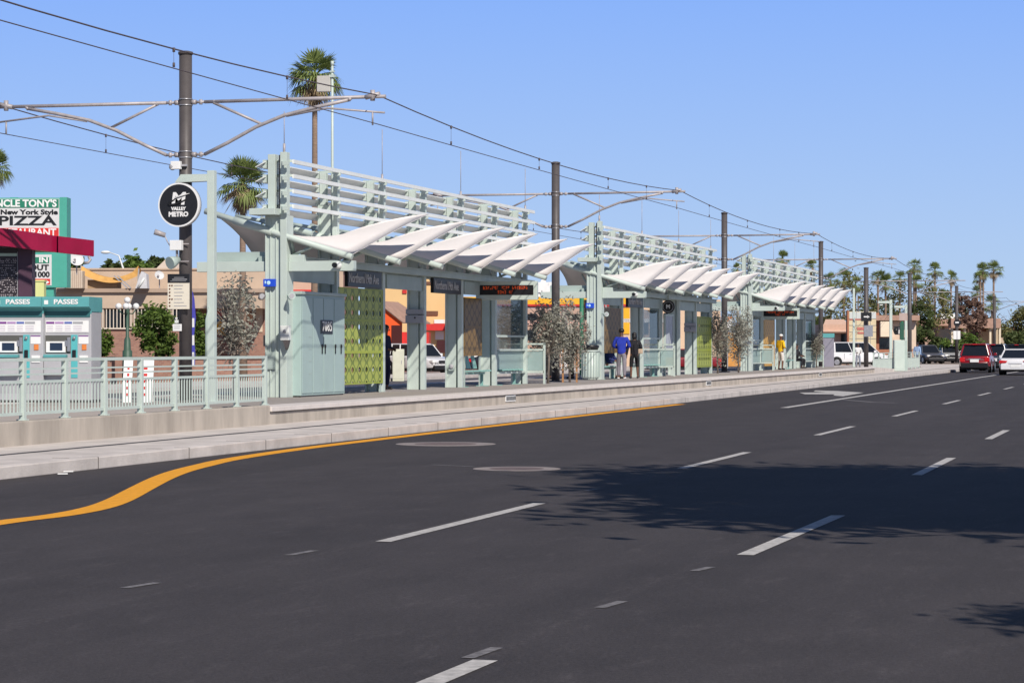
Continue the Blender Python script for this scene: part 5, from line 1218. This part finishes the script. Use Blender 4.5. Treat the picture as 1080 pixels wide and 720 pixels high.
p = at(999.5, 240); car('suv', SIL, (p.x, p.y, 0), R(-70), 'silver suv facing the camera left of the seventh dark pole', 'parked cars across the road')
p = at(1017, 262); car('sedan', RED, (p.x, p.y, 0), R(-80), 'red car showing over the left roof corner of the red suv', 'parked cars across the road')
p = at(719, 150); car('sedan', RED, (p.x, p.y, 0), R(200), 'red car glimpsed through the middle canopy', 'parked cars across the road')
p = at(536, 150); car('sedan', BLK, (p.x, p.y, 0), R(10), 'black car seen through the windbreak glass', 'parked cars across the road')

# ------------------------------------------------------------------ people
SKIN = {'d': mat('skin_dark', (.14,.065,.04), .55, var=.05), 'm': mat('skin_medium', (.36,.19,.12), .55, var=.05)}
def skinned(joints, edges, radii, m, name, parent, sub=2):
    me = bpy.data.meshes.new(name); me.from_pydata([tuple(j) for j in joints], edges, [])
    o = bpy.data.objects.new(name, me); col.objects.link(o)
    sk = o.modifiers.new('skin', 'SKIN'); sk.use_smooth_shade = True
    for i, v in enumerate(me.skin_vertices[0].data): v.radius = (radii[i][0], radii[i][1]) if isinstance(radii[i], tuple) else (radii[i], radii[i])
    me.skin_vertices[0].data[0].use_root = True
    ss = o.modifiers.new('ss', 'SUBSURF'); ss.levels = sub; ss.render_levels = sub
    bpy.context.view_layer.update()
    m2 = bpy.data.meshes.new_from_object(o.evaluated_get(bpy.context.evaluated_depsgraph_get()))
    bpy.data.objects.remove(o); bpy.data.meshes.remove(me)
    m2.materials.clear(); m2.materials.append(m)
    for p_ in m2.polygons: p_.use_smooth = True
    r_ = bpy.data.objects.new(name, m2); col.objects.link(r_); r_.parent = parent
    return r_
def person(loc, rz, label, pose='stand', H=1.75, skin='d', top=None, legs=None, shoes=None, hair=BLACK, hat=None, shorts=False, longhair=False, arms='down', group='people on the platform', bag=None, apron=None):
    """faces local -Y"""
    e = empty('person', loc, rz, label, 'person', group); k = H/1.75
    S = lambda *p_: Vector(p_)*k
    sit = pose == 'sit'
    hip = S(0,0,.93) if not sit else S(0,0.05,.50)
    def off(v): return hip + v
    waist = off(S(0,.0,.14)); chest = off(S(0,.01,.34)) ; nb = off(S(0,.01,.52)); neck = off(S(0,-.005,.60)); head = off(S(0,-.02,.71)); crown = off(S(0,-.01,.80))
    J = [hip, waist, chest, nb, neck, head, crown]; Rr = [(.145*k,.105*k),(.13*k,.095*k),(.155*k,.105*k),(.085*k,.07*k),.052*k,(.078*k,.092*k),.055*k]; Eg = [(0,1),(1,2),(2,3),(3,4),(4,5),(5,6)]
    arm = []; leg = []
    for s in (-1, 1):
        i0 = len(J)
        sh = off(S(s*.185,.01,.47))
        if arms == 'down': el = sh + S(s*.06,.03,-.28); wr = el + S(s*.0,-.06,-.25)
        elif arms == 'front': el = sh + S(s*.10,.02,-.27); wr = el + S(-s*.14,-.20,-.04)
        elif arms == 'mix': el = sh + S(s*.09,.03,-.27); wr = el + (S(-s*.12,-.22,.0) if s < 0 else S(s*.02,-.07,-.25))
        else: el = sh + S(s*.05,-.12,-.24); wr = el + S(-s*.08,-.20,-.06)
        hd = wr + (wr-el).normalized()*.05*k
        J += [sh, el, wr, hd]; Rr += [.062*k, .045*k, .032*k, (.038*k,.022*k)]; Eg += [(2,i0),(i0,i0+1),(i0+1,i0+2),(i0+2,i0+3)]
        d_ = (wr-el).normalized(); sd = d_.cross(Vector((0,1,0))).normalized()
        for f in range(5):
            a = hd + sd*(f-1.5)*.018*k if f < 4 else wr + d_*.02*k + sd*s*.03*k
            L_ = (.07,.078,.074,.058,.055)[f]*k
            dd = (d_ + (sd*s*.5 if f == 4 else Vector((0,-.15,0)))).normalized()
            j = len(J); J += [a + dd*.02*k, a + dd*L_*.6, a + dd*L_ + Vector((0,-.012,-.008))*k]; Rr += [.010*k,.009*k,.007*k]; Eg += [(i0+3, j), (j, j+1), (j+1, j+2)]
        arm.append((sh, el, wr))
        i1 = len(J)
        hj = hip + S(s*.09,0,-.04)
        if sit: kn = hj + S(s*.05,-.42,.02); an = S(s*.15,-.36+.05,.09)
        elif pose == 'stride': kn = hj + S(s*.02,-.02-.10*s,-.42); an = S(s*.11,.10*-s+.02,.09)
        else: kn = hj + S(s*.03,-.02,-.42); an = S(s*.13,.02,.09)
        toe = Vector((an.x + s*.02, an.y-.16*k, .04*k)); heel = Vector((an.x, an.y+.03*k, .045*k))
        J += [hj, kn, an, heel, toe]; Rr += [.088*k,.058*k,.038*k,.035*k,(.04*k,.025*k)]; Eg += [(0,i1),(i1,i1+1),(i1+1,i1+2),(i1+2,i1+3),(i1+3,i1+4)]
        leg.append((hj, kn, an, heel, toe))
    body = skinned(J, Eg, Rr, SKIN[skin], 'body', e)
    # clothing
    cj = [off(S(0,0,.04)), waist, chest, nb-S(0,0,.02)]; cr = [(.165*k,.13*k),(.155*k,.12*k),(.175*k,.125*k),(.10*k,.085*k)]; ce = [(0,1),(1,2),(2,3)]
    if pose != 'sit': cj.insert(0, off(S(0,0,-.10))); cr.insert(0, (.17*k,.135*k)); ce = [(0,1),(1,2),(2,3),(3,4)]
    ci = len(cj)-2
    for (sh, el, wr) in arm:
        i0 = len(cj); cj += [sh, el, wr]; cr += [.078*k,.060*k,.045*k]; ce += [(ci,i0),(i0,i0+1),(i0+1,i0+2)]
    if top: skinned(cj, ce, cr, top, 'jacket', e)
    cj = [hip+S(0,0,.08), hip]; cr = [(.15*k,.115*k),(.155*k,.12*k)]; ce = [(0,1)]
    for (hj, kn, an, heel, toe) in leg:
        i0 = len(cj); end = kn.lerp(an, .12) if shorts else an + S(0,0,.02)
        cj += [hj, kn, end]; cr += [.10*k,.075*k, .075*k if shorts else .055*k]; ce += [(1,i0),(i0,i0+1),(i0+1,i0+2)]
    if legs: skinned(cj, ce, cr, legs, 'shorts' if shorts else 'trousers', e)
    for (hj, kn, an, heel, toe) in leg:
        skinned([an-S(0,0,.01), heel, (heel+toe)/2+S(0,0,.012), toe], [(0,1),(1,2),(2,3)], [.045*k,.045*k,(.05*k,.04*k),(.048*k,.03*k)], shoes or BLACK, 'shoe', e)
    # face
    g = MB()
    for s in (-1, 1): g.ball(head+S(s*.032,-.086,.0), .011*k, 1, .5, .7)
    g.build('eyes', WHITE, e)
    g = MB(); g.ball(head+S(0,-.098,-.028), .016*k, .8, 1, 1.3)
    for s in (-1, 1): g.ball(head+S(s*.085,.0,-.012), .022*k, .45, .8, 1.3)
    g.build('nose_and_ears', SKIN[skin], e)
    g = MB(); g.ball(head+S(0,-.088,-.055), .02*k, 1.2, .4, .35); g.build('mouth', mat('lips', (.20,.06,.05), .5), e)
    g = MB()
    if hat: g.ball(head+S(0,.005,.055), .10*k, 1, 1.05, .72); g.disc(tuple(head+S(0,-.06,.05)), .075*k, .012*k, 'z', 16); g.build('cap', hat, e)
    else:
        g.ball(head+S(0,.018,.035), .098*k, 1, 1.03, .85)
        if longhair: g.ball(head+S(0,.05,-.07), .10*k, 1.0, .65, 1.3)
        g.build('hair', hair, e)
    return e
CL = lambda n, c: mat('cloth_'+n, c, .85, var=.18, scale=9, bump=.3, bscale=12, spec=.2)
def onplat(px, u): return (-u, vu(px, u), PL)
person(onplat(655.5, 18.25), R(188), 'man in bright blue jacket, grey trousers and white shoes, seen from behind', 'stride', 1.74, top=CL('blue', (.025,.045,.36)), legs=CL('grey', (.22,.20,.23)), shoes=WHITE, arms='front')
pb = person(onplat(669, 18.35), R(205), 'woman in black with a pale shoulder bag, right of the man in blue', 'stand', 1.62, top=CL('black', (.02,.02,.025)), legs=CL('black2', (.018,.018,.02)), shorts=True, longhair=True, arms='mix')
e = empty('shoulder_bag', (-18.05, vu(675.5, 18.05), PL+.85), 0, 'pale beige shoulder bag carried by the woman in black', 'bag'); b = MB(); b.box(-.08,.08,-.05,.05,.02,.19); b.build('pouch', mat('bag_beige', (.50,.38,.28), .8), e, bevel=.03); b = MB(); b.tube([(-.06,0,.19),(-.12,.05,.40),(-.16,.1,.52)], .012, 6); b.build('strap', BLACK, e)
person(onplat(644, 18.95), R(75), 'seated person in navy and white with dark hair, left of the man in blue', 'sit', 1.66, top=CL('navy', (.03,.04,.14)), legs=CL('pale', (.48,.48,.50)), longhair=True, arms='lap')
person(onplat(823.5, 18.5), R(140), 'person in bright yellow jacket, white shorts and white cap under the farthest canopy', 'stand', 1.72, top=CL('yellow', (.80,.50,.02)), legs=CL('white', (.62,.60,.58)), shorts=True, hat=WHITE, arms='front')
person(onplat(841, 18.9), R(75), 'seated person in dark clothes under the farthest canopy', 'sit', 1.7, top=CL('charcoal', (.03,.03,.035)), legs=CL('charcoal2', (.025,.025,.03)), arms='lap')
person(onplat(406.5, 19.7), R(80), 'person in navy clothes with white shirt half hidden behind the green screen', 'stand', 1.68, top=CL('navy2', (.02,.025,.06)), legs=CL('navy3', (.018,.02,.05)), arms='front')
person(onplat(578, 20.4), R(60), 'person in black behind the left bushy tree between the first two canopies', 'stand', 1.72, top=CL('black3', (.03,.03,.04)), legs=CL('black4', (.02,.02,.022)), arms='down')
person(onplat(602.5, 20.2), R(-60), 'person in dark grey behind the right bushy tree between the first two canopies', 'stand', 1.72, top=CL('slate', (.10,.11,.14)), legs=CL('black5', (.018,.018,.02)), arms='down')
p = at(967.5, 172); person((p.x, p.y, .136), R(160), 'person in light blue top beside the sixth dark pole', 'stand', 1.75, top=CL('lightblue', (.30,.42,.62)), legs=CL('denim', (.12,.15,.22)), arms='down', group='people by the crossing')
p = at(905, 160); person((p.x, p.y, .2), R(20), 'person in a white top behind the far railing beside the fifth pole', 'stand', 1.6, top=CL('white2', (.66,.66,.66)), legs=CL('denim2', (.25,.27,.32)), arms='front', group='people by the crossing')

# ------------------------------------------------------------------ light, sky, camera
sunv = Vector((.78, -.95, 1.0)).normalized()
sd = bpy.data.lights.new('sun', 'SUN'); sd.energy = 4.9; sd.angle = R(.53); sd.color = (1.0, .93, .84)
so = bpy.data.objects.new('sun', sd); col.objects.link(so); so.rotation_euler = (-sunv).to_track_quat('-Z', 'Y').to_euler(); so.location = (20, -30, 40)
w = bpy.data.worlds.new('World'); sc.world = w; w.use_nodes = True
nt = w.node_tree; N = nt.nodes; L = nt.links
sky = N.new('ShaderNodeTexSky'); sky.sky_type = 'NISHITA'; sky.sun_disc = False
sky.sun_elevation = math.asin(sunv.z); sky.sun_rotation = math.atan2(sunv.x, sunv.y)
sky.altitude = 350; sky.air_density = 1.0; sky.dust_density = .6; sky.ozone_density = 2.2
tc = N.new('ShaderNodeTexCoord'); sx = N.new('ShaderNodeSeparateXYZ'); L.new(tc.outputs['Generated'], sx.inputs[0])
cr = N.new('ShaderNodeValToRGB'); el = cr.color_ramp.elements
el[0].position = 0.0; el[0].color = (.46, .63, .86, 1); el[1].position = 1.0; el[1].color = (.04, .065, .15, 1)
for p_, c_ in ((.045, (.395, .575, .91)), (.14, (.245, .445, .985)), (.24, (.13, .22, .42)), (.5, (.06, .10, .22))):
    x_ = el.new(p_); x_.color = (*c_, 1)
L.new(sx.outputs['Z'], cr.inputs['Fac'])
sc_ = N.new('ShaderNodeVectorMath'); sc_.operation = 'SCALE'; sc_.inputs['Scale'].default_value = 10.0; L.new(cr.outputs['Color'], sc_.inputs[0])
mx = N.new('ShaderNodeMix'); mx.data_type = 'RGBA'; mx.inputs[0].default_value = .9
L.new(sky.outputs[0], mx.inputs[6]); L.new(sc_.outputs[0], mx.inputs[7]); L.new(mx.outputs[2], N['Background'].inputs['Color'])
N['Background'].inputs['Strength'].default_value = .10
cam = bpy.data.cameras.new('camera'); co = bpy.data.objects.new('camera', cam); col.objects.link(co)
cam.sensor_width = 36; cam.lens = F/1080*36; cam.shift_y = 6/1080; cam.clip_end = 6000; cam.clip_start = .1
co.location = (0,0,EYE); co.rotation_euler = (R(90), 0, TH)
sc.camera = co
sc.view_settings.view_transform = 'Standard'; sc.view_settings.look = 'None'; sc.view_settings.exposure = 0
sc.cycles.use_denoising = True
